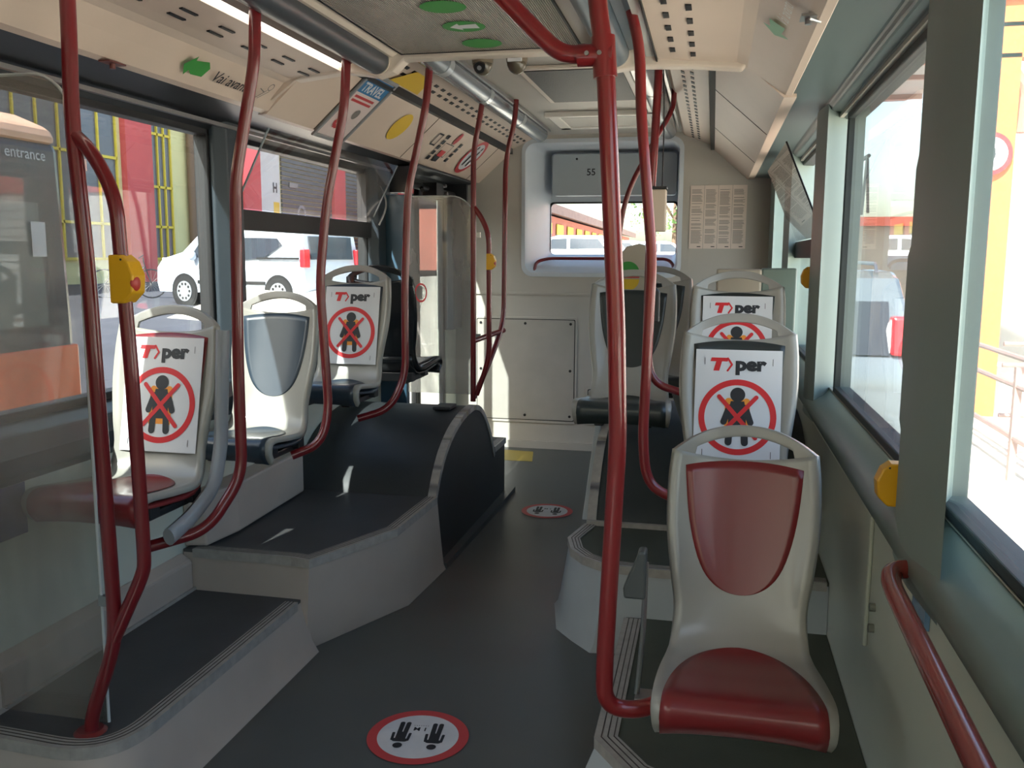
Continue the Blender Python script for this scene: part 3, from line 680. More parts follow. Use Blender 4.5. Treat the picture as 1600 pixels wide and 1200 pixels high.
# ------------------------------------------------------------ posters on the seats
def seat_poster(label, x, y0, z0, zc, tilt_u=0, w=.285, h=.385):
    # plane following the recline of the backrest: from (y .040,z .54) to (y .128,z .93)
    up = Vector((0, .088, .39)).normalized(); org = Vector((x, y0, z0)) + Vector((0, .055 + (zc-.62)*.225 - .030, zc))
    Mx = facing(org, (cos(tilt_u), sin(tilt_u), 0), up)
    t = thing('warning_poster', label, 'poster', mtx=Mx, group='do-not-sit posters on the seats')
    bm = NB(); N = 10; g = []
    for j in range(2):
        g.append([bm.verts.new((-w/2 + w*i/N, -h/2 + h*j, 0)) for i in range(N+1)])
    for i in range(N): bm.faces.new([g[0][i], g[0][i+1], g[1][i+1], g[1][i]])
    flat('sheet', bm, WHITE, t)
    bm = NB(); ring(bm, 0, -.036, .108, .128, .0012); flat('prohibition_ring', bm, PRED, t)
    bm = NB(); text_bm(bm, 'T', .054, -.096, .124, .0012, bold=.0040, shear=.18, sx=1.45); capsule(bm, (-.036, .163), (-.022, .142), .0032, .0012); capsule(bm, (-.022, .142), (-.036, .121), .0032, .0013); flat('red_logo', bm, PRED, t)
    bm = NB(); text_bm(bm, 'per', .062, -.010, .124, .0012, bold=.0034, sx=1.14); flat('black_logo', bm, PBLK, t)
    K = 1.22; S = lambda x, y: (x*K, (y+.048)*K - .036)
    bm = NB(); capsule(bm, S(-.024, -.005), S(-.024, -.095), .012, .0010); capsule(bm, S(.024, -.005), S(.024, -.095), .012, .0011); quadmesh(bm, [S(-.026, 0), S(.026, 0), S(.026, -.10), S(-.026, -.10)], .0012); flat('seat_symbol', bm, PORG, t)
    bm = NB(); disc(bm, *S(0, .014), .0245, .0016); quadmesh(bm, [S(-.018, -.004), S(.018, -.004), S(.024, -.03), S(.024, -.085), S(-.024, -.085), S(-.024, -.03)], .0016)
    capsule(bm, S(-.022, -.022), S(-.036, -.062), .0105, .0017); capsule(bm, S(.022, -.022), S(.036, -.062), .0105, .0017); capsule(bm, S(-.020, -.085), S(-.022, -.118), .0115, .0018); capsule(bm, S(.020, -.085), S(.022, -.118), .0115, .0018); flat('person_symbol', bm, PBLK, t)
    bm = NB(); capsule(bm, S(-.050, .008), S(.050, -.104), .0072, .0022); capsule(bm, S(.050, .008), S(-.050, -.104), .0072, .0023); flat('red_cross', bm, PRED, t)
    bm = NB()
    for (a, b) in [(.112, .152), (-.112, .152), (.112, -.160), (-.112, -.160)]: capsule(bm, (a, b-.011), (a, b+.011), .0009, .0014)
    flat('staple', bm, DARK, t)
    return t
seat_poster('white no-sitting poster on the first left seat, partly sunlit', -1.79, 2.60, .375, .715)
seat_poster('white no-sitting poster on the third left seat before the black seat', -1.735, 4.10, .50, .715)
seat_poster('white no-sitting poster on the second right seat, fully readable', .098, 3.04, .355, .70)
seat_poster('white no-sitting poster on the third right seat, only its top showing', .108, 3.82, .49, .715)

# ============================================================ POLES
def pole(label, paths, r=.017, m=POLE, name='grab_pole', main='post'):
    t = thing(name, label, 'pole', (0, 0, 0), group='red grab poles')
    for i, (pn, p, rr) in enumerate(paths):
        bm = NB(); tube(bm, p, r if pn != 'button_branch' else r*.95, 16, rr); finish(pn, bm, m, t, smooth=True)
    return t
# nearest left forked pole on the low platform
t = pole('red forked pole at the far left with yellow stop button, standing on the platform', [
    ('post', [(-1.60, 2.06, 2.36), (-1.603, 2.06, 2.10), (-1.612, 2.06, 1.9), (-1.59, 2.06, 1.52), (-1.572, 2.06, .55), (-1.585, 2.06, .46), (-1.665, 2.06, .27), (-1.672, 2.06, .19)], .10),
    ('button_branch', [(-1.612, 2.06, 1.86), (-1.555, 2.06, 1.81), (-1.497, 2.06, 1.70), (-1.478, 2.06, 1.25), (-1.470, 2.06, .74), (-1.475, 2.06, .70), (-1.578, 2.06, .50)], .06)], r=.0195)
bm = NB(); cyl(bm, (-1.672, 2.06, .217), (-1.672, 2.06, .226), .045, 20, .035); finish('foot_flange', bm, POLE, t, smooth=True)
def stop_button(label, x, y, z, s=1, face=(1, 0, 0), right=False):
    t = thing('stop_button', label, 'stop button', (x, y, z)); k = 1 if not right else -1
    bm = NB(); prism(bm, [(-.026*s, -.062*s), (.010*s*k if 0 else .012*s, -.062*s), (.040*s, -.035*s), (.044*s, .010*s), (.030*s, .045*s), (.008*s, .062*s), (-.026*s, .062*s)], 'y', -.028*s, .028*s)
    if right:
        for v in bm.verts: v.co.x *= -1
    finish('button_housing', bm, YEL, t, bevel=.005*s)
    if not right:
        bm = NB(); sphere(bm, (.038*s, -.010*s, -.010*s), .011*s, sx=.8, sy=1.75, sz=1.9); finish('push_button', bm, REDB, t, smooth=True)
    bm = NB(); cyl(bm, (.012*s*(1 if not right else -1), -.029*s, .05*s), (.012*s*(1 if not right else -1), -.0275*s, .05*s), .003*s, 8); finish('screw', bm, DARK, t)
    return t
stop_button('yellow stop button box with red key on the far left pole', -1.484, 2.06, 1.49, 1.0)
# poles rising from the left seats
pole('red pole rising from the aisle side of the first left seat', [('post', [(-1.385, 2.62, 2.33), (-1.39, 2.62, 2.22), (-1.395, 2.62, 2.14), (-1.475, 2.62, 1.78), (-1.488, 2.62, 1.2), (-1.478, 2.60, .84), (-1.55, 2.50, .68), (-1.70, 2.40, .645)], .07)], r=.0185)
pole('red pole rising from the aisle side of the second left seat', [('post', [(-1.40, 3.36, 2.36), (-1.405, 3.36, 2.26), (-1.415, 3.36, 2.12), (-1.50, 3.36, 1.75), (-1.535, 3.36, 1.45), (-1.50, 3.34, .93), (-1.52, 3.30, .80), (-1.62, 3.24, .76)], .08)], r=.018)
pole('red pole rising from the aisle side of the third left seat', [('post', [(-1.31, 4.14, 2.50), (-1.315, 4.14, 2.44), (-1.335, 4.14, 2.25), (-1.43, 4.14, 1.85), (-1.45, 4.14, 1.4), (-1.445, 4.12, .98), (-1.50, 4.05, .82), (-1.64, 3.98, .78)], .08)], r=.018)
t = pole('red triple-bar pole with yellow button on top of the left wheel arch', [
    ('post', [(-1.30, 5.1, 2.50), (-1.32, 5.1, 2.36), (-1.362, 5.1, 2.15), (-1.366, 5.1, .70)], .08),
    ('button_branch', [(-1.362, 5.1, 1.84), (-1.315, 5.1, 1.78), (-1.27, 5.1, 1.68), (-1.268, 5.1, .98), (-1.30, 5.1, .86), (-1.345, 5.1, .74)], .08),
    ('door_bar', [(-1.20, 5.5, 2.50), (-1.21, 5.5, 2.36), (-1.265, 5.5, 2.15), (-1.262, 5.45, 1.15), (-1.30, 5.3, .95), (-1.366, 5.12, .72)], .12),
    ('cross_bar', [(-1.366, 5.1, 1.06), (-1.262, 5.45, 1.10)], .05)], r=.016)
stop_button('small yellow stop button on the pole above the wheel arch', -1.262, 5.1, 1.525, .75)
# right poles
t = pole('thick red pole in front of the rear aisle, bent under the nearest right seat', [
    ('post', [(-.275, 2.0, 2.30), (-.262, 2.0, 2.1), (-.241, 2.0, 1.97), (-.205, 2.0, 1.40), (-.196, 2.0, 1.14), (-.216, 2.0, .60), (-.215, 2.0, .50), (-.14, 2.02, .482), (-.06, 2.05, .51)], .06)], r=.0205, m=POLE2)
bm = NB(); tube(bm, [(-.245, 2.0, 1.985), (-.32, 2.0, 1.985), (-.355, 2.0, 2.0), (-.475, 2.0, 2.12), (-.56, 2.0, 2.20), (-.80, 1.7, 2.24)], .0195, 16, .05); finish('ceiling_arm', bm, POLE2, t, smooth=True)
bm = NB(); tube(bm, [(-.247, 2.0, 2.02), (-.240, 2.0, 1.935)], .026, 16); tube(bm, [(-.225, 2.0, 1.982), (-.30, 2.0, 1.983)], .024, 16); finish('clamp', bm, POLE2, t, smooth=True)
for dx in (-.035, -.008):
    bm = NB(); cyl(bm, (-.243+dx, 1.9765, 1.982), (-.243+dx, 1.972, 1.982), .005, 10); finish('bolt', bm, METAL, t)
pole('red pole rising from the second right seat to the ceiling tube', [('post', [(-.275, 2.92, 2.31), (-.245, 2.92, 2.20), (-.236, 2.92, 2.0), (-.190, 2.92, 1.55), (-.205, 2.92, .96), (-.19, 2.92, .82), (-.12, 2.92, .77), (-.02, 2.92, .765)], .07)], r=.017, m=POLE2)
t = pole('red pole of the rear right seats carrying the ticket machine', [('post', [(-.245, 3.85, 2.50), (-.243, 3.85, 2.35), (-.250, 3.85, 2.1), (-.262, 3.85, 1.8), (-.265, 3.85, 1.2), (-.24, 3.85, 1.02), (-.1, 3.85, .98)], .08)], r=.017)
pole('thin red bowed pole in front of the rear window', [('post', [(-.245, 5.3, 2.50), (-.25, 5.3, 2.38), (-.34, 5.25, 2.22), (-.50, 5.2, 1.9), (-.55, 5.2, 1.5), (-.55, 5.2, 1.0)], .15)], r=.015)
t = thing('ticket_machine', 'beige ticket validator box with black cap clamped on a rear red pole', 'ticket machine', (-.258, 3.85, 1.66))
bm = NB(); prism(bm, rrect(-.018, .062, 0, .172, .008), 'y', -.055, .01); finish('machine_body', bm, mat('validator_beige', (196, 178, 160), .45), t, bevel=.006)
bm = NB(); box(bm, -.021, .065, -.058, .013, .170, .183); finish('cap', bm, DARK, t, bevel=.004)
bm = NB(); box(bm, -.015, .02, -.03, .02, -.02, 0); finish('clamp', bm, DARK, t)
bm = NB(); tube(bm, [(.043, -.02, .18), (.043, -.02, .45), (.03, 0, .75)], .0025, 6); finish('cable', bm, BLACK, t)
bm = NB(); prism(bm, [(-.022, -.13), (.032, -.13), (.032, .0), (.015, .02), (-.022, .02)], 'y', -.02, .02); tag(finish('pole_collar', bm, DARK, bevel=.006), 'black collar at the foot of the ticket machine pole', 'collar').location = (-.245, 3.85, 1.41)

# cream rounded partition with ticket sticker
t = thing('seat_partition', 'cream rounded panel with green and yellow round sticker below the rear window', 'partition', (-.37, 4.42, 0))
pts = [(-.10, .9), (.09, .9), (.09, 1.60), (.02, 1.62), (-.04, 1.605), (-.085, 1.55), (-.10, 1.48)]
bm = NB(); prism(bm, pts, 'y', -.02, .02); finish('panel_board', bm, mat('partition_cream', (186, 176, 160), .5), t, bevel=.006)
bm = NB(); M_ = facing((-.03, -.0215, 1.475), (1, 0, 0), (0, 0, 1))
A = [M_ @ Vector((.055*cos(pi*k/20), .055*sin(pi*k/20)+.004, 0)) for k in range(21)]; bm.faces.new([bm.verts.new(p) for p in A]); finish('green_half', bm, PGRN, t)
bm = NB(); A = [M_ @ Vector((.055*cos(pi+pi*k/20), .055*sin(pi+pi*k/20)-.026, 0)) for k in range(21)]; bm.faces.new([bm.verts.new(p) for p in A]); finish('yellow_half', bm, PYEL, t)
bm = NB(); box(bm, -.085, .025, -.022, -.0205, 1.455, 1.476); finish('red_band', bm, PRED2, t)

# rear right partitions by the window
bm = NB(); box(bm, .02, .235, 4.55, 4.6, .7, 1.50); tag(finish('seat_partition', bm, mat('partition_cream', (186, 176, 160), .5), bevel=.01), 'plain cream board behind the third right seat', 'partition')
bm = NB(); box(bm, .235, .40, 4.56, 4.62, .7, 1.505); tag(finish('side_casing', bm, FRAME, bevel=.008), 'dark grey-green casing between the cream board and the right wall', 'casing')
# timetable notices on the rear wall
t = thing('notice_sheet', 'long printed notice sheets pinned on the rear wall right of the window', 'notice', mtx=facing((-.185, Y1-.006, 1.625), (1, 0, 0), (0, 0, 1)))
bm = NB(); quadmesh(bm, [(0, 0), (.42, 0), (.42, .475), (0, .475)]); flat('sheet', bm, mat('notice_paper', (226, 212, 202), .6), t)
bm = NB(); random.seed(3)
for c in range(4):
    y = .44
    while y > .035:
        if random.random() < .82: x0 = .012 + c*.104; quadmesh(bm, [(x0, y), (x0+.06+random.random()*.025, y), (x0+.06+random.random()*.025, y+.0035), (x0, y+.0035)], .001)
        y -= .0085
flat('print_lines', bm, PGREY, t)
bm = NB(); 
for c in (1, 2, 3): quadmesh(bm, [(c*.104, 0), (c*.104+.0015, 0), (c*.104+.0015, .475), (c*.104, .475)], .0012)
for c in range(4): quadmesh(bm, [(c*.104+.06, .012), (c*.104+.088, .012), (c*.104+.088, .018), (c*.104+.06, .018)], .0012)
flat('fold_line', bm, PBLK, t)

# ============================================================ SCREENS AND LEFT REAR DOOR
def screen(name, label, x0, x1, y, z0, z1, m, r=.12, edge=True):
    t = thing(name, label, 'glass screen', (0, y, 0))
    pts = []
    for cx, cz, a0 in [(x1-r, z1-r, 0), ]:
        for k in range(9): a = a0 + pi/2*k/8; pts.append((cx + r*cos(a), cz + r*sin(a)))
    pts = [(x1, z0)] + pts + [(x0, z1), (x0, z0)]
    bm = NB(); prism(bm, pts, 'y', 0, .008); finish('pane', bm, m, t)
    bm = NB(); tube(bm, [(p[0], .004, p[1]) for p in pts[:-1]], .0045, 8, .001); finish('pane_edge', bm, mat('acrylic_edge', (200, 205, 205), .2), t, smooth=True)
    for z in (z0+.35, z1-.25):
        bm = NB(); box(bm, x1-.005, x1+.03, -.004, .012, z, z+.03); finish('screen_clip', bm, METAL, t)
    return t
screen('glass_screen', 'scratched clear screen at the far left beside the forked pole', -2.0, -1.645, 2.10, .225, 2.02, SCREEN)
bm = NB(); box(bm, -1.715, -1.685, 2.115, 2.14, .216, .30); tag(finish('screen_foot', bm, DARK, bevel=.006), 'small black foot behind the base of the forked pole', 'foot')
screen('glass_screen', 'hazy clear screen above the wheel arch, left of the triple-bar pole', -1.86, -1.42, 5.36, .70, 1.92, SCREEN2, r=.16)
bm = NB(); box(bm, -2.04, -1.865, 5.34, 5.40, .6, 1.93); tag(finish('partition_board', bm, DBOARD, bevel=.004), 'tall dark blue board behind the black seat', 'partition')
bm = NB(); ring(bm, 0, 0, .032, .040, .0, ry=1.5); t = thing('round_sticker', 'faded round red sticker on the hazy rear screen', 'sticker', mtx=facing((-1.77, 5.355, 1.33), (1,0,0), (0,0,1))); flat('ring', bm, PRED2, t)
bm = NB(); capsule(bm, (0, .02), (0, -.03), .009, .001); disc(bm, 0, .03, .011, .001); flat('person_symbol', bm, PGREY, t)
# rear door on the left wall
d = bpy.data.objects.new('door_1', None); C.objects.link(d); d['kind'] = 'structure'
bm = NB(); yA, yB, yM = 5.46, 6.80, 6.13
for a, b in ((yA, yM-.004), (yM+.004, yB)):
    box(bm, GLX-.03, GLX+.01, a, b, .02, .10); box(bm, GLX-.03, GLX+.01, a, b, 1.98, 2.06); box(bm, GLX-.03, GLX+.01, a, a+.05, .02, 2.06); box(bm, GLX-.03, GLX+.01, b-.05, b, .02, 2.06)
finish('door_frame', bm, BLACK, d, bevel=.004)
bm = NB(); box(bm, GLX-.012, GLX-.006, yA, yB, .1, 2.0); finish('pane', bm, GL_L, d)
t = thing('door_mechanism', 'open black door gear box beneath the pictogram hatches', 'door gear', (0, 0, 0))
bm = NB(); box(bm, XL+.01, -1.80, 5.42, 6.80, 2.105, 2.12); box(bm, XL+.01, -1.86, 5.42, 5.46, 1.95, 2.12); box(bm, XL+.01, -1.86, 6.76, 6.80, 1.95, 2.12); finish('gear_housing', bm, DARK, t, bevel=.004)
bm = NB(); tube(bm, [(-1.95, 5.5, 2.02), (-1.95, 6.7, 2.02)], .02, 10); tube(bm, [(-1.9, 5.8, 1.99), (-1.98, 6.0, 2.04), (-1.9, 6.3, 1.98)], .014, 8); box(bm, -1.98, -1.88, 6.05, 6.2, 1.96, 2.06); finish('linkage', bm, BLACK, t, smooth=True)
bm = NB(); cyl(bm, (-1.88, 6.25, 1.99), (-1.86, 6.25, 1.99), .02, 12); cyl(bm, (-1.88, 6.22, 2.05), (-1.86, 6.22, 2.05), .012, 12); finish('gear_nut', bm, METAL, t)
bm = NB(); box(bm, -1.93, -1.90, 5.52, 5.62, 1.955, 1.985); finish('red_lever', bm, PRED2, t)

bm = NB(); box(bm, -2.048, -2.044, 1.75, 2.30, .70, .86); tag(finish('wall_notice', bm, mat('notice_violet', (84, 88, 120), .4, noise=.2, nscale=30)), 'dark violet notice on the left wall behind the scratched screen', 'notice')
# ============================================================ RIGHT SIDE FITTINGS
t = thing('wall_rail', 'dark red grab rail along the right wall in the near corner', 'rail', (0, 0, 0))
bm = NB(); tube(bm, [(.455, 1.86, .935), (.375, 1.86, .935), (.36, 1.80, .925), (.355, .95, .90), (.365, .2, .90)], .019, 16, .06); finish('rail_bar', bm, mat('rail_red', (136, 56, 50), .25, coat=.5), t, smooth=True)
bm = NB(); cyl(bm, (.455, 1.86, .935), (.469, 1.86, .935), .035, 18); finish('wall_flange', bm, POLE2, t)
bm = NB(); box(bm, .458, .4685, 1.93, 2.05, .78, .92); tag(finish('wall_sticker', bm, mat('sticker_blue', (100, 130, 160), .15)), 'shiny blue sticker on the right wall at the end of the rail', 'sticker')
stop_button('yellow stop button on the right window pillar', .415, 2.13, 1.045, .80, right=True)
stop_button('small yellow stop button on the second right window pillar', .41, 4.12, 1.47, .75, right=True)
t = thing('hatch_catch', 'small metal catch on the right overhead cover', 'catch', (.215, 2.48, 2.158))
bm = NB(); box(bm, -.02, .02, -.03, .03, -.006, .0); cyl(bm, (0, 0, -.02), (0, 0, 0), .009, 12); tube(bm, [(0, -.02, -.01), (.03, .01, -.012)], .004, 6); finish('catch_body', bm, METAL, t)
t = thing('hatch_catch', 'small reddish metal catch on the left overhead cover', 'catch', (-1.845, 2.56, 2.145))
bm = NB(); box(bm, -.02, .02, -.04, .04, -.005, .0); cyl(bm, (0, 0, -.02), (0, 0, 0), .009, 12); finish('catch_body', bm, mat('rusty_metal', (130, 84, 80), .4, metal=.6), t)
# side wall mouldings near the camera
t = thing('wall_moulding', 'raised grey moulding on the right wall below the red rail', 'moulding', (0, 0, 0))
bm = NB(); tube(bm, [(.468, 1.62, .66), (.462, 1.55, .69), (.462, .5, .66)], .016, 10, .05); finish('moulding_bar', bm, WALLM, t, smooth=True)
bm = NB(); box(bm, .459, .4695, .7, 1.33, .45, .80); finish('cover_plate', bm, mat('plate_greenish', (140, 146, 136), .4), t, bevel=.01)
bm = NB(); cyl(bm, (.456, 1.28, .76), (.46, 1.28, .76), .01, 12); finish('screw', bm, DARK, t)
bm = NB(); 
cyl(bm, (.455, 2.52, .60), (.47, 2.52, .60), .012, 12)
tag(finish('wall_bolt', bm, mat('bolt_dull', (120, 122, 112), .4)), 'upper dull bolt on the right wall beside the nearest seat', 'bolt')
bm = NB(); cyl(bm, (.455, 2.52, .54), (.47, 2.52, .54), .012, 12)
tag(finish('wall_bolt', bm, mat('bolt_dull', (120, 122, 112), .4)), 'lower dull bolt on the right wall beside the nearest seat', 'bolt')

# ============================================================ STICKERS ON FLOOR AND CEILING
def floor_sticker(label, x, y, rot, r=.158, text=True):
    M_ = Matrix.Translation((x, y, .0015)) @ Matrix.Rotation(rot, 4, 'Z')
    t = thing('floor_sticker', label, 'floor sticker', mtx=M_, group='distance floor stickers')
    bm = NB(); disc(bm, 0, 0, r*.82, .0006); flat('white_disc', bm, mat('sticker_white', (212, 214, 218), .5, noise=.06, nscale=15), t)
    bm = NB(); ring(bm, 0, 0, r*.80, r, .001); flat('red_ring', bm, PRED2, t)
    for cx in (-.055, .055):
        bm = NB(); disc(bm, cx, .062, .0155, .0016); capsule(bm, (cx-.016, .030), (cx+.016, .030), .010, .0016); quadmesh(bm, [(cx-.017, .034), (cx+.017, .034), (cx+.017, -.02), (cx-.017, -.02)], .0017)
        for s in (-1, 1): capsule(bm, (cx+s*.0255, .030), (cx+s*.0275, -.010), .0048, .0018); capsule(bm, (cx+s*.0095, -.015), (cx+s*.0105, -.075), .0078, .0019)
        flat('person_symbol', bm, PBLK, t)
    bm = NB(); text_bm(bm, '1 M', .030, 0, -.052, .0016, bold=.0008, align='CENTER')
    for k in range(7): disc(bm, -.022+.0075*k, -.064, .0018, .0016, seg=8)
    flat('lettering', bm, PBLK, t)
floor_sticker('round keep-distance floor sticker nearest the camera', -.885, 2.605, pi+.12, r=.166)
floor_sticker('round keep-distance floor sticker farther back in the aisle', -.945, 5.29, pi+.05)
bm = NB(); prism(bm, [(-1.80, 6.6), (-1.30, 6.6), (-1.36, 6.95), (-1.8, 6.98)], 'z', .0005, .0015); tag(finish('floor_marking', bm, mat('floor_yellow', (170, 150, 70), .6)), 'faded yellow marking on the floor before the rear wall', 'marking')

def ceil_sticker(name, label, x, y, z, m, rx, ry, cat='sticker'):
    t = thing(name, label, cat, mtx=Matrix.Translation((x, y, z)) @ Matrix.Rotation(pi, 4, 'X'))
    bm = NB(); disc(bm, 0, 0, rx, 0, ry); flat('disc', bm, m, t); return t
ceil_sticker('ceiling_sticker', 'green round ceiling sticker, topmost of three', -.870, 2.88, 2.3405, PGRN, .075, .072)
t = ceil_sticker('ceiling_sticker', 'green round ceiling sticker with white pointing hand, middle of three', -.870, 3.13, 2.3405, PGRN, .075, .072)
bm = NB(); quadmesh(bm, [(-.05, 0), (-.012, .045), (-.012, .022), (.05, .03), (.05, -.028), (-.012, -.022), (-.012, -.045)], .0006); flat('hand_symbol', bm, WHITE, t)
ceil_sticker('ceiling_sticker', 'green round ceiling sticker, lowest of three near the camera dome', -.87, 3.38, 2.3405, PGRN, .075, .072)
bm = NB(); box(bm, -.97, -.72, 3.70, 4.0, 2.4975, 2.4995); tag(finish('ceiling_sticker', bm, PYEL), 'yellow patch on the rear ceiling behind the domes', 'sticker')
for (a, b, lab) in [(-1.30, 2.0, 'first'), ]: pass

# frames lying on the sloping hatches
def hatch_frame(yc, s=.5, side='L'):
    lo = Vector((-1.85, yc, 2.14)); hi = Vector((-1.575, yc, 2.385))
    if side == 'R': lo = Vector((.235, yc, 2.14)); hi = Vector((-.045, yc, 2.385))
    up = (hi-lo).normalized(); c = lo.lerp(hi, s); xd = Vector((0, 1, 0)) if side == 'L' else Vector((0, -1, 0))
    M_ = facing(c, xd, up)
    nrm = Vector((M_[0][2], M_[1][2], M_[2][2]))
    if nrm.z > 0: xd = -xd; M_ = facing(c, xd, up)
    nrm = Vector((M_[0][2], M_[1][2], M_[2][2])); M_.translation = c + nrm*.004
    return M_
for i_, (yy, sd_) in enumerate([(4.02, 'L'), (5.22, 'L'), (6.72, 'L'), (4.6, 'R'), (5.9, 'R')]):
    M_ = hatch_frame(yy, .5, sd_); bm = NB(); box(bm, -.003, .003, -.183, .183, -.004, -.002)
    for v in bm.verts: v.co = M_ @ v.co
    struct('trim_%d' % (22+i_), bm, mat('seam_brown', (84, 74, 64), .6))
# TRAVEL poster in grey frame
Mx = hatch_frame(4.20)
t = thing('advert_frame', 'grey framed TRAVEL advert on the sloping left hatch', 'poster', mtx=Mx)
fx = 1 if Mx.col[0].y > 0 else -1
bm = NB(); w2, h2 = .155, .19
for (a, b, c, d_) in [(-w2-.02, w2+.02, -h2-.02, -h2), (-w2-.02, w2+.02, h2, h2+.02), (-w2-.02, -w2, -h2, h2), (w2, w2+.02, -h2, h2)]: box(bm, a, b, c, d_, -.002, .010)
finish('frame', bm, mat('frame_alu', (140, 142, 144), .4), t, bevel=.003)
bm = NB(); quadmesh(bm, [(-w2, -h2), (w2, -h2), (w2, h2), (-w2, h2)], .001); flat('sheet', bm, mat('advert_paper', (226, 210, 206), .4), t)
bm = NB(); quadmesh(bm, [(-w2, .085), (w2, .085), (w2, h2-.005), (-w2, h2-.005)], .002); flat('blue_band', bm, PBLUE, t)
bm = NB(); text_bm(bm, 'TRAVEL', .072, 0, .098, .003, bold=.002, align='CENTER', sx=.98); flat('headline', bm, WHITE, t)
bm = NB()
for y in (.055, .03): quadmesh(bm, [(-.12, y), (.11, y), (.11, y+.014), (-.12, y+.014)], .003)
for k in range(14): a = k*2.4; quadmesh(bm, [(-.045+.04*cos(a), -.11+.03*sin(a)), (-.02+.04*cos(a), -.105+.03*sin(a)), (-.025+.04*cos(a), -.085+.03*sin(a)), (-.05+.04*cos(a), -.09+.03*sin(a))], .003+.0001*k)
flat('red_print', bm, PRED2, t)
bm = NB(); disc(bm, .05, -.03, .03, .003); flat('grey_seal', bm, PGREY, t)
def hatch_oval(label, y, m, rx, ry, s=.5, side='L'):
    t = thing('hatch_sticker', label, 'sticker', mtx=hatch_frame(y, s, side)); bm = NB(); disc(bm, 0, 0, rx, .001, ry); flat('disc', bm, m, t); return t
hatch_oval('yellow round sticker on the left hatch right of the TRAVEL advert', 4.83, PYEL, .10, .095)
t = hatch_oval('red-ringed round sticker at the rear end of the left hatches', 6.35, WHITE, .15, .14)
bm = NB(); ring(bm, 0, 0, .13, .165, .002, ry=.95); flat('red_ring', bm, PRED2, t)
for s in (-.045, .045):
    bm = NB(); capsule(bm, (s, .05), (s, -.07), .018, .003); disc(bm, s, .085, .016, .003); flat('person_symbol', bm, PBLK, t)
t = thing('pictogram_set', 'black and red pictograms printed on the left hatch above the door', 'sign', mtx=hatch_frame(5.72))
bm = NB()
def fr(bm, x, y, a, b, k=.008):
    for q in [(x-a, x+a, y-b, y-b+k), (x-a, x+a, y+b-k, y+b), (x-a, x-a+k, y-b, y+b), (x+a-k, x+a, y-b, y+b)]: quadmesh(bm, [(q[0], q[2]), (q[1], q[2]), (q[1], q[3]), (q[0], q[3])], .001)
fr(bm, -.25, .02, .045, .05, .012)
for k in range(5): quadmesh(bm, [(-.14+.0*k, .08-.045*k), (-.085, .08-.045*k), (-.085, .048-.045*k), (-.14, .048-.045*k)], .001)
for k in range(4): quadmesh(bm, [(.20, .06-.045*k), (.25, .06-.045*k), (.25, .028-.045*k), (.20, .028-.045*k)], .001)
quadmesh(bm, [(-.03, -.13), (.07, -.13), (.07, -.085), (-.03, -.085)], .0012); fr(bm, .03, -.03, .09, .055, .006)
flat('black_print', bm, PBLK, t)
bm = NB(); quadmesh(bm, [(-.02, -.085), (.08, -.085), (.08, -.035), (-.02, -.035)], .002); disc(bm, .07, .08, .035, .002, .05); flat('red_print', bm, PRED2, t)
# yellow triangle on the vent strip
Mt = facing((-1.50, 4.45, 2.424), (0, -1, 0), (.162, 0, .075)); t = thing('vent_sticker', 'yellow sticker across the vent holes above the TRAVEL advert', 'sticker', mtx=Mt)
bm = NB(); quadmesh(bm, [(-.22, -.06), (.2, -.06), (.1, .06), (-.12, .06)], -.0015 if Mt.col[2].z > 0 else .0015); finish('patch', bm, PYEL, t)

# 'Vai avanti' marks on the front left cove
lo = Vector((-1.84, 0, 2.152)); hi = Vector((-1.745, 0, 2.255))
def cove_frame(y, side='L', s=.5):
    a = Vector((-1.845, y, 2.15)); b = Vector((-1.72, y, 2.262))
    if side == 'R': a = Vector((.225, y, 2.158)); b = Vector((.09, y, 2.255))
    up = (b-a).normalized(); c = a.lerp(b, s); xd = Vector((0, 1, 0)); M_ = facing(c, xd, up)
    if M_.col[2].z > 0: M_ = facing(c, -xd, up)
    n = Vector((M_[0][2], M_[1][2], M_[2][2])); M_.translation = c + n*.006; return M_
Mx = cove_frame(2.97); sx = 1 if Mx.col[0].y > 0 else -1
t = thing('arrow_sign', 'green pointing hand with Vai avanti lettering on the left overhead cover', 'sign', mtx=Mx)
bm = NB(); quadmesh(bm, [(-.115, -.005), (-.075, .042), (-.07, .022), (0.0, .035), (.03, .012), (.02, -.03), (-.045, -.034), (-.07, -.02), (-.078, -.045)], .001); flat('hand_symbol', bm, PGRN, t)
bm = NB(); text_bm(bm, 'Vai avanti', .066, .075, -.03, .001, bold=.0006, shear=.2); flat('lettering', bm, PBLK, t)
bm = NB(); ring(bm, .46, .03, .014, .018, .001); 
for a, b in [((.45, .01), (.42, -.03)), ((.47, .01), (.43, -.035)), ((.44, -.0), (.40, .01)), ((.42, -.03), (.39, -.045))]: capsule(bm, a, b, .002, .001)
flat('figure_outline', bm, PGREY, t)
t = thing('arrow_sign', 'faded green arrow and pale lettering on the right overhead cover', 'sign', mtx=cove_frame(2.75, 'R'))
bm = NB(); quadmesh(bm, [(-.10, .0), (-.05, .045), (-.04, .02), (.03, .028), (.03, -.025), (-.04, -.02), (-.05, -.045)], .001); flat('hand_symbol', bm, PGRNF, t)
bm = NB(); text_bm(bm, 'Vai avanti', .055, .06, -.03, .001, shear=.2); flat('lettering', bm, mat('print_pale', (225, 225, 220), .4), t)
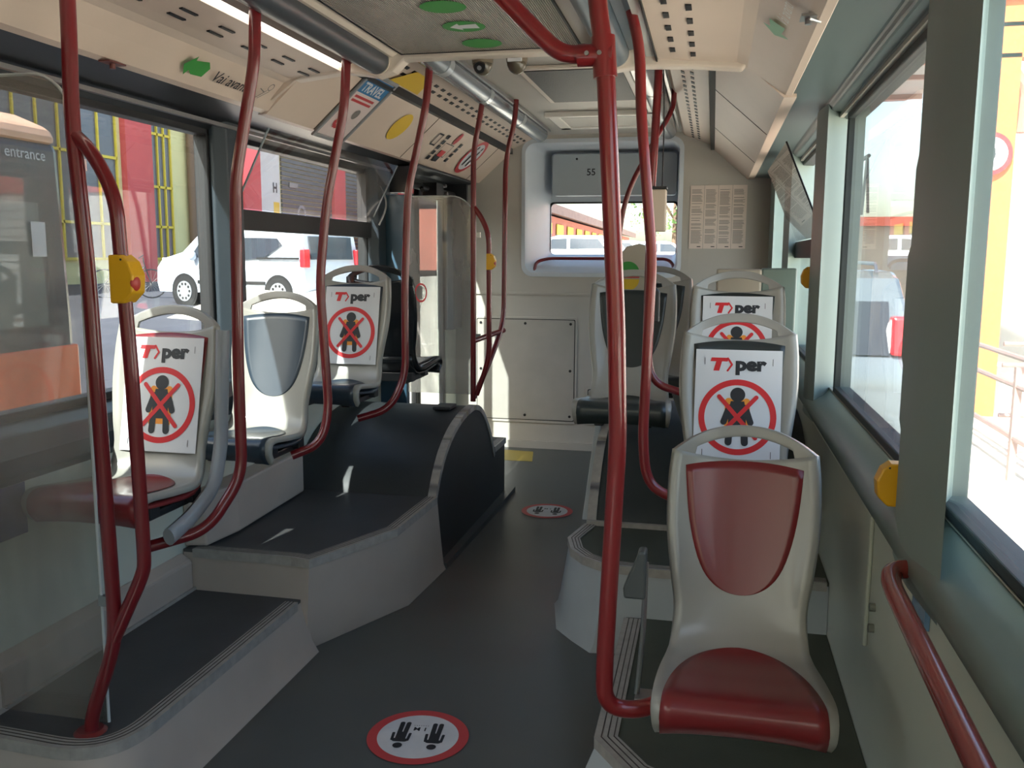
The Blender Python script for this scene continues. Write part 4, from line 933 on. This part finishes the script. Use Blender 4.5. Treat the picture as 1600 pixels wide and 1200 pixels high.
#EXTERIOR
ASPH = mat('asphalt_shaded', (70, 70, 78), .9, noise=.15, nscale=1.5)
CONC = mat('pale_concrete', (200, 192, 176), .9, noise=.08, nscale=2)
bm = NB()
for (a, b) in [((-2.6, -.36), (-5.0, -.32)), ((-5.0, -.32), (-8.5, .42)), ((-8.5, .42), (-18.2, .72))]:
    bm.faces.new([bm.verts.new(p) for p in [(a[0], -15, a[1]), (b[0], -15, b[1]), (b[0], 95, b[1]), (a[0], 95, a[1])]])
bmesh.ops.remove_doubles(bm, verts=bm.verts, dist=1e-4); struct('ground', bm, ASPH)
bm = NB(); bm.faces.new([bm.verts.new(p) for p in [(-2.6, -20, -.36), (60, -20, -.36), (60, 120, -.36), (-2.6, 120, -.36)]]); struct('ground', bm, CONC)

# depot building on the left
DB = thing('depot_building', 'long depot hall with red columns and yellow gridded windows left of the bus', 'building', (-18, 0, .6))
DB_CREAM = mat('depot_cream', (228, 218, 160), .8, noise=.05, nscale=1); DB_RED = mat('depot_red', (208, 90, 88), .7, noise=.05, nscale=1)
DB_YEL = mat('depot_yellow', (226, 200, 70), .6); DB_GL = mat('depot_glass', (104, 104, 112), .25); DB_SH = mat('depot_shutter', (86, 88, 92), .5, noise=.08, nscale=3); DB_WH = mat('depot_white', (214, 214, 208), .7)
bm = NB(); box(bm, -.6, -.05, -12, 78, -.2, 9.5); finish('hall_wall', bm, DB_CREAM, DB)
def col(y0, y1, m=DB_RED, x=.15): b = NB(); box(b, -.05, x, y0, y1, -.2, 9.5); finish('column', b, m, DB)
def win(y0, y1, z0, z1, nv, zs):
    b = NB(); box(b, -.05, -.02, y0, y1, z0, z1); p = finish('hall_window', b, DB_GL, DB)
    b = NB()
    for k in range(nv+1): y = y0 + (y1-y0)*k/nv; box(b, -.02, .04, y-.03, y+.03, z0, z1)
    for z in [z0, z1] + zs: box(b, -.02, .04, y0, y1, z-.04, z+.04)
    finish('window_bars', b, DB_YEL, p)
for y in (10.5, 18.2, 25.2, 32.4, 41, 50.5, 60):
    col(y, y+1.35)
for (a, b) in [(12.4, 17.8), (19.9, 24.9)]: win(a, b, .85, 8.5, max(3, int((b-a)/.75)), [1.9, 3.9, 6.2])
win(26.65, 27.75, .85, 8.5, 3, [1.9, 3.2, 4.9, 6.8])
b = NB(); box(b, -.05, .0, 29.1, 32.3, 0, 9.5); finish('pale_wall', b, DB_WH, DB)
b = NB(); cyl(b, (.12, 28.8, 0), (.12, 28.8, 9.4), .14, 12); finish('drain_pipe', b, mat('pipe_brown', (120, 96, 76), .6), DB, smooth=True)
b = NB(); box(b, -.05, .03, 33.9, 35.6, -.1, 9.0); p = finish('white_door', b, DB_WH, DB)
b = NB(); text_bm(b, 'H', .55, 0, 0, 0, bold=.02, mtx=facing((.04, 34.95, 3.6), (0, 1, 0), (0, 0, 1))); finish('lettering', b, PBLK, p)
b = NB(); box(b, .032, .04, 35.0, 35.5, 2.4, 3.2); finish('yellow_notice', b, PYEL, p)
for (a, c) in [(35.8, 40.9), (42.5, 50.3), (52, 59.8), (61.5, 76)]:
    b = NB(); z = 0
    while z < 8.6: box(b, -.04, .03, a, c, z, z+.15); z += .19
    p = finish('roller_shutter', b, DB_SH, DB)
b = NB(); box(b, .03, .09, 36.4, 37.2, 3.9, 4.1); finish('wall_bracket', b, METAL, DB)
b = NB(); ring(b, 0, 0, .28, .42)
for v in b.verts: v.co = Vector((.05, 37.6 + v.co.x, 2.8 + v.co.y))
finish('round_mark', b, mat('mark_grey', (150, 150, 152), .5), DB)
b = NB(); cyl(b, (.3, 34.3, 6.6), (.34, 34.3, 6.6), .85, 32); finish('round_lamp', b, mat('sign_back', (96, 104, 112), .5), DB)

# vehicles
TYRE = mat('tyre', (28, 28, 30), .8); RIM = mat('rim', (170, 174, 180), .4, metal=.5)
CARGL = mat('car_glass', (52, 58, 66), .08); TAIL = mat('tail_red', (206, 40, 50), .2, coat=.4)
def wheel(t, x, y, r, side):
    b = NB(); cyl(b, (x, y - .1, r), (x, y + .1, r), r, 32); w = finish('wheel', b, TYRE, t, smooth=True)
    b = NB(); ys = y + .101*side; cyl(b, (x, ys, r), (x, ys + .012*side, r), r*.66, 24)
    for k in range(10):
        a = 2*pi*k/10; 
    finish('wheel_cover', b, RIM, w)
    b = NB(); ys += .014*side
    for k in range(10):
        a = 2*pi*k/10; c = Vector((x + cos(a)*r*.48, ys, r + sin(a)*r*.48)); cyl(b, c - Vector((0, .002, 0)), c + Vector((0, .002, 0)), r*.09, 8)
    finish('cover_slot', b, TYRE, w)
def vehicle(name, label, cat, prof, W, m, loc, ang, wins, wheels, glassy=CARGL, belt=.95, tum=.10, group=None):
    t = thing(name, label, cat, loc, ang, group)
    b = NB(); n = len(prof); rings = []
    for s, k in ((-1, 1), (-1, 0), (1, 0), (1, 1)):
        r = []
        for (x, z) in prof:
            zz = z; inset = tum*max(0, (z-belt)/.8)**1.0
            yy = s*(W/2 - inset - (0.0 if k == 0 else .0)); r.append(b.verts.new((x, yy, zz)))
        if k == 0: rings.append(r)
    A, B = rings; b.faces.new(A[::-1]); b.faces.new(B)
    for i in range(n): b.faces.new([A[i], A[(i+1) % n], B[(i+1) % n], B[i]])
    bmesh.ops.triangulate(b, faces=[f for f in b.faces if len(f.verts) > 4])
    finish('body', b, m, t, bevel=.05, smooth=True, auto=30)
    for (nm, pts) in wins:
        for s in (-1, 1):
            b = NB(); vs = []
            for (x, z) in pts:
                inset = tum*max(0, (z-belt)/.8); vs.append(b.verts.new((x, s*(W/2 - inset + .008), z)))
            b.faces.new(vs); finish(nm, b, glassy, t)
    for (x, r) in wheels:
        for s in (-1, 1):
            b = NB(); cyl(b, (x, s*(W/2+.004), r), (x, s*(W/2+.006), r), r*1.16, 32); finish('wheel_arch', b, mat('arch_black', (20, 20, 22), .8), t)
            wheel(t, x, s*(W/2 - .09), r, s)
    return t
VANW = mat('van_white', (196, 205, 218), .3, coat=.3)
van_prof = [(-2.0, .32), (-2.05, .62), (-1.99, .95), (-1.92, 1.52), (-1.80, 1.62), (.55, 1.64), (.85, 1.57), (1.35, 1.16), (1.95, 1.02), (2.12, .82), (2.14, .5), (2.08, .3)]
hd = math.atan2(.8, -2.9)
van = vehicle('white_van', 'small white van parked in front of the depot hall', 'van', van_prof, 1.8, VANW, (-9.6, 17.95, .47), hd,
    [('side_window', [(-.15, 1.0), (-.15, 1.46), (.62, 1.48), (.82, 1.40), (1.10, 1.06)]), ('side_window', [(-.3, 1.0), (-.3, 1.46), (-1.3, 1.44), (-1.45, 1.30), (-.95, 1.04)])],
    [(1.3, .33), (-1.35, .33)])
b = NB(); box(b, -2.03, -2.0, -.66, .66, 1.02, 1.48, Matrix.Rotation(0, 4, 'Y')); 
for v in b.verts: v.co.x += (v.co.z-1.0)*.115 + .005
finish('rear_window', b, CARGL, van)
for s in (-1, 1):
    b = NB(); box(b, -2.06, -1.93, s*.83-.09, s*.83+.09, .86, 1.22); finish('tail_light', b, TAIL, van, bevel=.02)
    b = NB(); box(b, 1.88, 2.06, s*.68-.14, s*.68+.14, .86, 1.04); finish('headlight', b, mat('lamp_clear', (200, 205, 210), .1), van, bevel=.02)
    b = NB(); sphere(b, (.95, s*.98, 1.08), .1, sx=.7, sy=1, sz=1); finish('side_mirror', b, VANW, van, smooth=True)
    b = NB(); box(b, -1.0, .9, s*.905-.01, s*.905+.01, .50, .57); box(b, -1.9, -.8, s*.905-.012, s*.905+.012, 1.02, 1.06); finish('side_strip', b, TYRE, van)
# second bus parked alongside on the left
t = thing('parked_bus', 'orange and dark city bus parked close alongside at the far left, marked entrance', 'bus', (-4.2, 5.28, -.32))
ORG = mat('bus_orange', (232, 110, 60), .3, coat=.4); SAL = mat('bus_roof_salmon', (240, 190, 160), .4)
bm = NB(); prism(bm, [(0, .35), (0, 1.45), (-.04, 2.60), (-2.36, 2.60), (-2.4, 1.45), (-2.4, .35)], 'y', -8.5, 0); finish('body', bm, mat('bus_dark_glass', (58, 66, 78), .12, spec=.6), t, bevel=.06)
bm = NB(); prism(bm, [(.012, .34), (.012, 1.28), (-.25, 1.28), (-2.42, 1.28), (-2.42, .34)], 'y', -8.51, .015); finish('orange_skirt', bm, ORG, t, bevel=.02)
bm = NB(); prism(bm, [(-.02, 2.58), (-.05, 2.68), (-.3, 2.78), (-2.1, 2.78), (-2.35, 2.68), (-2.38, 2.58)], 'y', -8.45, -.02); finish('roof', bm, SAL, t, bevel=.05)
for a in (-1.25, -2.9, -4.6, -6.3):
    bm = NB()
    vs = [(.006, a, 1.42), (.006, a+1.0, 1.42), (-.022, a+1.0, 2.20), (-.022, a, 2.20)]; bm.faces.new([bm.verts.new(v) for v in vs]); finish('door_pane', bm, mat('bus_pane_grey', (110, 122, 122), .1), t)
bm = NB(); cyl(bm, (-.04, -1.8, .45), (.03, -1.8, .45), .48, 32); finish('wheel', bm, TYRE, t)
bm = NB(); text_bm(bm, 'entrance', .098, 0, 0, 0, bold=.0006, mtx=facing((-.022, -.50, 2.47), (0, 1, 0), (-.03, 0, 1))); finish('lettering', bm, WHITE, t)
bm = NB(); box(bm, .0, .004, -.36, -.24, 1.86, 2.08); tag(finish('paper_note', bm, WHITE, None), 'white paper note taped on the dark glass of the parked bus', 'note'); o = bpy.data.objects['paper_note']; o.location = (-4.198, 5.29, -.32)
# bicycle
t = thing('bicycle', 'dark bicycle leaning at the red column of the depot hall', 'bicycle', (-13.3, 18.6, .56), radians(35))
bk = mat('bike_black', (34, 34, 38), .5)
for x in (-.5, .5):
    bm = NB(); tube(bm, [(x + .33*cos(2*pi*k/24), 0, .34 + .33*sin(2*pi*k/24)) for k in range(25)], .016, 6, .001, cap=False); wh = finish('wheel', bm, bk, t)
    bm = NB()
    for k in range(8): a = pi*k/8; tube(bm, [(x-.32*cos(a), 0, .34-.32*sin(a)), (x+.32*cos(a), 0, .34+.32*sin(a))], .003, 4)
    finish('spokes', bm, METAL, wh)
bm = NB(); tube(bm, [(-.5, 0, .34), (-.12, 0, .30), (-.22, 0, .80)], .015, 8, .01); tube(bm, [(-.12, 0, .30), (.36, 0, .72), (-.2, 0, .74)], .016, 8, .01); tube(bm, [(-.5, 0, .34), (-.2, 0, .74)], .012, 8); finish('bike_frame', bm, bk, t)
bm = NB(); tube(bm, [(.5, 0, .34), (.36, 0, .78), (.34, 0, .95)], .015, 8, .02); finish('fork', bm, bk, t)
bm = NB(); tube(bm, [(.25, -.26, .93), (.35, -.1, 1.0), (.35, .1, 1.0), (.25, .26, .93)], .012, 8, .05); finish('handlebar', bm, bk, t)
bm = NB(); box(bm, -.36, -.10, -.06, .06, .84, .89); finish('saddle', bm, bk, t, bevel=.02)

# behind the bus: low row of garages, parked cars, trees
bm = NB()
for (a, b) in [((9.5, -.355), (17, .9)), ((17, .9), (120, .9))]:
    bm.faces.new([bm.verts.new(p) for p in [(-9.5, a[0], a[1]), (.2, a[0], a[1]), (.2, b[0], b[1]), (-9.5, b[0], b[1])]])
bmesh.ops.remove_doubles(bm, verts=bm.verts, dist=1e-4); struct('ground', bm, CONC)
t = thing('garage_row', 'low garage row with red and yellow doors beyond the rear window', 'building', (-9.0, 46, .9))
dirv = Vector((-.6, 60, 0)).normalized(); ang = math.atan2(dirv.y, dirv.x) - pi/2
t.rotation_euler = (0, 0, ang)
bm = NB(); box(bm, -6, 0, -3, 60, 0, 3.0); finish('garage_wall', bm, mat('garage_red', (196, 120, 104), .8, noise=.05, nscale=1), t)
bm = NB(); prism(bm, [(.7, 3.0), (.7, 3.5), (-6, 4.6), (-6, 4.3)], 'y', -4, 61); finish('garage_roof', bm, mat('garage_roof', (150, 120, 112), .8, noise=.1, nscale=2), t)
for k in range(14):
    y = -2 + k*4.3; bm = NB(); box(bm, -.01, .05, y, y+2.5, .3, 2.0); finish('garage_window', bm, mat('garage_pane', (120, 130, 130), .4), t)
    bm = NB(); box(bm, .05, .09, y, y+2.5, 2.0, 2.6); finish('yellow_panel', bm, DB_YEL, t)
car_prof = [(-2.0, .30), (-2.06, .60), (-2.0, .92), (-1.75, 1.30), (-1.45, 1.46), (.2, 1.48), (.55, 1.40), (1.05, .98), (1.75, .86), (2.02, .66), (2.04, .35)]
cw = [('side_window', [(-.12, .98), (-.12, 1.36), (.45, 1.34), (.88, .98)]), ('side_window', [(-.24, .98), (-.24, 1.36), (-1.3, 1.34), (-1.6, 1.0)])]
for i, (x, y, a, mm, lab) in enumerate([(-5.3, 34, 172, VANW, 'white car parked in front of the garage row, nearest'), (-5.0, 43, 176, mat('car_silver', (190, 194, 200), .3, metal=.3), 'silver car parked farther along the garage row'), (-2.6, 46, 10, VANW, 'white car at the far end beyond the rear window')]):
    vehicle('parked_car', lab, 'car', car_prof, 1.7, mm, (x, y, .9), radians(a), cw, [(1.25, .31), (-1.25, .31)], group='cars beyond the rear window')
LEAF = mat('leaves', (96, 130, 70), .8, noise=.3, nscale=8); BARK = mat('bark', (90, 74, 60), .9)
def tree(label, x, y, h, r, n=420, zb=-.36):
    t = thing('tree', label, 'tree', (x, y, zb))
    bm = NB(); cyl(bm, (0, 0, 0), (0, 0, h*.6), .16, 12, .08)
    for k in range(5): a = k*1.3; tube(bm, [(0, 0, h*.45), (r*.5*cos(a), r*.5*sin(a), h*.7)], .05, 6)
    finish('trunk', bm, BARK, t)
    bm = NB()
    for k in range(n):
        u = random.uniform(-1, 1); a = random.uniform(0, 2*pi); q = r*random.uniform(.55, 1)**.6; s = math.sqrt(1-u*u)
        c = Vector((q*s*cos(a), q*s*sin(a), h*.68 + q*u*.85)); d = Vector((random.uniform(-1,1), random.uniform(-1,1), random.uniform(-.6,.6))).normalized(); e = d.orthogonal().normalized(); z = random.uniform(.10, .22)
        bm.faces.new([bm.verts.new(c + d*z), bm.verts.new(c + e*z*.6), bm.verts.new(c - d*z), bm.verts.new(c - e*z*.6)])
    finish('crown', bm, LEAF, t)
tree('green tree beyond the garages seen at the right edge of the rear window', -2.1, 50, 6.0, 2.4, 420, .9)
tree('leafy tree farther left behind the garage row roof', -7.6, 118, 10.0, 4.0, 420, .9)
tree('leafy tree seen through the farthest right window', 3.6, 46, 7.0, 1.8, 500)

# right side: grey car, gantry with height sign, railings, canopy, building
CARD = mat('car_dark_grey', (112, 122, 128), .15, coat=.6, metal=.3)
suv_prof = [(-2.1, .35), (-2.16, .62), (-2.12, 1.02), (-1.92, 1.45), (-1.70, 1.74), (-1.5, 1.80), (.3, 1.82), (.65, 1.72), (1.15, 1.18), (1.95, 1.0), (2.2, .78), (2.2, .4)]
suv = vehicle('grey_car', 'dark grey off-road car with red tail light outside the right window', 'car', suv_prof, 1.86, CARD, (.85, 10.4, -.36), pi/2,
    [('side_window', [(-.1, 1.14), (-.1, 1.68), (.55, 1.66), (.98, 1.16)]), ('side_window', [(-.22, 1.14), (-.22, 1.68), (-1.5, 1.66), (-1.85, 1.18)])], [(1.4, .38), (-1.35, .38)], belt=1.05, tum=.14)
bm = NB(); prism(bm, [(-2.125, 1.08), (-2.105, 1.08), (-1.90, 1.52), (-1.92, 1.54)], 'y', -.68, .68); finish('rear_window', bm, CARGL, suv)
for s in (-1, 1):
    bm = NB(); box(bm, -2.16, -1.98, s*.80-.10, s*.80+.12, 1.08, 1.42); finish('tail_light', bm, TAIL, suv, bevel=.03)
    bm = NB(); tube(bm, [(-1.6, s*.62, 1.78), (-1.5, s*.62, 1.87), (.3, s*.62, 1.88), (.4, s*.62, 1.80)], .018, 8, .04); finish('roof_rail', bm, METAL, suv)
bm = NB(); text_bm(bm, 'TOYOTA', .13, 0, 0, 0, bold=.004, align='CENTER', mtx=facing((-2.175, 0, .74), (0, -1, 0), (0, 0, 1))); finish('lettering', bm, METAL, suv)
bm = NB(); box(bm, -2.20, -2.16, -.26, .26, .48, .60); finish('number_plate', bm, WHITE, suv)
PORT = mat('portal_orange', (222, 104, 40), .6); PORTR = mat('portal_red', (206, 96, 80), .6)
t = thing('gantry', 'tall orange steel gantry with crossbeam right of the bus', 'gantry', (3.28, 12, -.36))
bm = NB()
for q in [(-.15, .15, -.12, -.09), (-.15, .15, .09, .12), (-.015, .015, -.09, .09)]: box(bm, *q, 0, 4.9)
finish('column', bm, PORT, t)
bm = NB(); box(bm, -4.5, .6, -.12, .12, 4.25, 4.30); box(bm, -4.5, .6, -.12, .12, 4.60, 4.65); box(bm, -4.5, .6, -.015, .015, 4.30, 4.60); finish('crossbeam', bm, PORT, t)
bm = NB(); box(bm, -.5, .65, -.2, .2, 4.9, 5.0); finish('top_plate', bm, PORTR, t)
bm = NB(); tube(bm, [(.22, -.05, 3.4), (.24, -.05, 3.9), (.1, -.05, 4.1)], .07, 10, .1); finish('pipe_elbow', bm, PORTR, t)
t = thing('height_sign', 'round red-ringed sign with a 4 on the orange gantry', 'sign', mtx=facing((3.15, 11.80, 2.79), (1, .1, 0), (0, 0, 1)))
bm = NB(); cyl(bm, (0, 0, -.01), (0, 0, 0), .25, 40); finish('sign_plate', bm, WHITE, t)
bm = NB(); ring(bm, 0, 0, .195, .25, .002); flat('red_ring', bm, PRED, t)
bm = NB(); text_bm(bm, '4', .17, .03, -.05, .003, align='CENTER'); flat('number', bm, PBLK, t)
RAIL = mat('rail_pale', (150, 118, 112), .4, metal=.2)
t = thing('railing', 'pale metal railing running beside the bus on the right', 'railing', (2.6, 0, -.36))
bm = NB()
for z in (1.08, .83, .38): tube(bm, [(0, 3.0, z), (0, 12, z)], .026, 8)
finish('rails', bm, RAIL, t)
for y in (4.2, 6.3, 8.4, 10.5):
    bm = NB(); box(bm, -.03, .03, y-.03, y+.03, 0, 1.0); finish('post', bm, RAIL, t)
t = thing('railing', 'pale crosswise railing by the orange gantry', 'railing', (2.7, 9.2, -.36))
bm = NB()
for z in (1.13, .93, .45): tube(bm, [(0, 0, z), (4, .3, z)], .022, 8)
finish('rails', bm, RAIL, t)
for x in (.9, 2.4, 3.9):
    bm = NB(); box(bm, x-.03, x+.03, .04, .1, 0, 1.1); finish('post', bm, RAIL, t)
t = thing('canopy', 'grey corrugated canopy above the yard on the right', 'canopy', (0, 0, 0))
bm = NB(); prism(bm, [(13, 4.45), (24, 5.35), (24, 5.45), (13, 4.6)], 'x', 1.2, 4.4); finish('canopy_roof', bm, mat('canopy_grey', (170, 172, 176), .6, noise=.05, nscale=3), t)
bm = NB()
for y, z in ((14.5, 4.5), (18, 4.8), (22, 5.1)): box(bm, 1.2, 4.4, y, y+.1, z-.02, z+.1)
finish('canopy_beam', bm, RAIL, t)
t = thing('workshop', 'pale workshop with red band and roller doors at the far right', 'building', (6, 14, -.36))
bm = NB(); box(bm, 0, 14, 0, 8, 0, 4.6); finish('workshop_wall', bm, mat('workshop_white', (226, 220, 214), .8), t)
bm = NB(); box(bm, -.05, 14, -.06, 0, 3.0, 3.7); finish('red_band', bm, PORTR, t)
for x in (.6, 4, 7.5):
    bm = NB(); z = 0
    while z < 2.8: box(bm, x, x+2.6, -.05, 0, z, z+.12); z += .15
    finish('roller_door', bm, mat('roller_grey', (190, 192, 196), .6), t)
t = thing('brick_wall', 'dark long shed wall behind the grey car', 'building', (0, 0, 0))
bm = NB(); prism(bm, [(22, -.36), (22, 2.3), (60, 3.2), (60, -.36)], 'x', 2.4, 5.5); finish('shed_wall', bm, mat('shed_wall', (150, 146, 140), .8, noise=.1, nscale=2), t)
bm = NB(); prism(bm, [(21.8, 2.3), (21.8, 2.5), (60, 3.5), (60, 3.2)], 'x', 2.1, 5.7); finish('shed_roof', bm, PORTR, t)
bm = NB()
for k in range(18): y = 22 + k*.9; tube(bm, [(3.4, y, 2.6), (3.4, y+.5, 3.9), (3.4, y+.9, 2.6)], .035, 5, .01)
tube(bm, [(3.4, 22.3, 3.9), (3.4, 38.5, 4.0)], .05, 5); finish('lattice', bm, mat('lattice_dark', (80, 80, 84), .6), t)
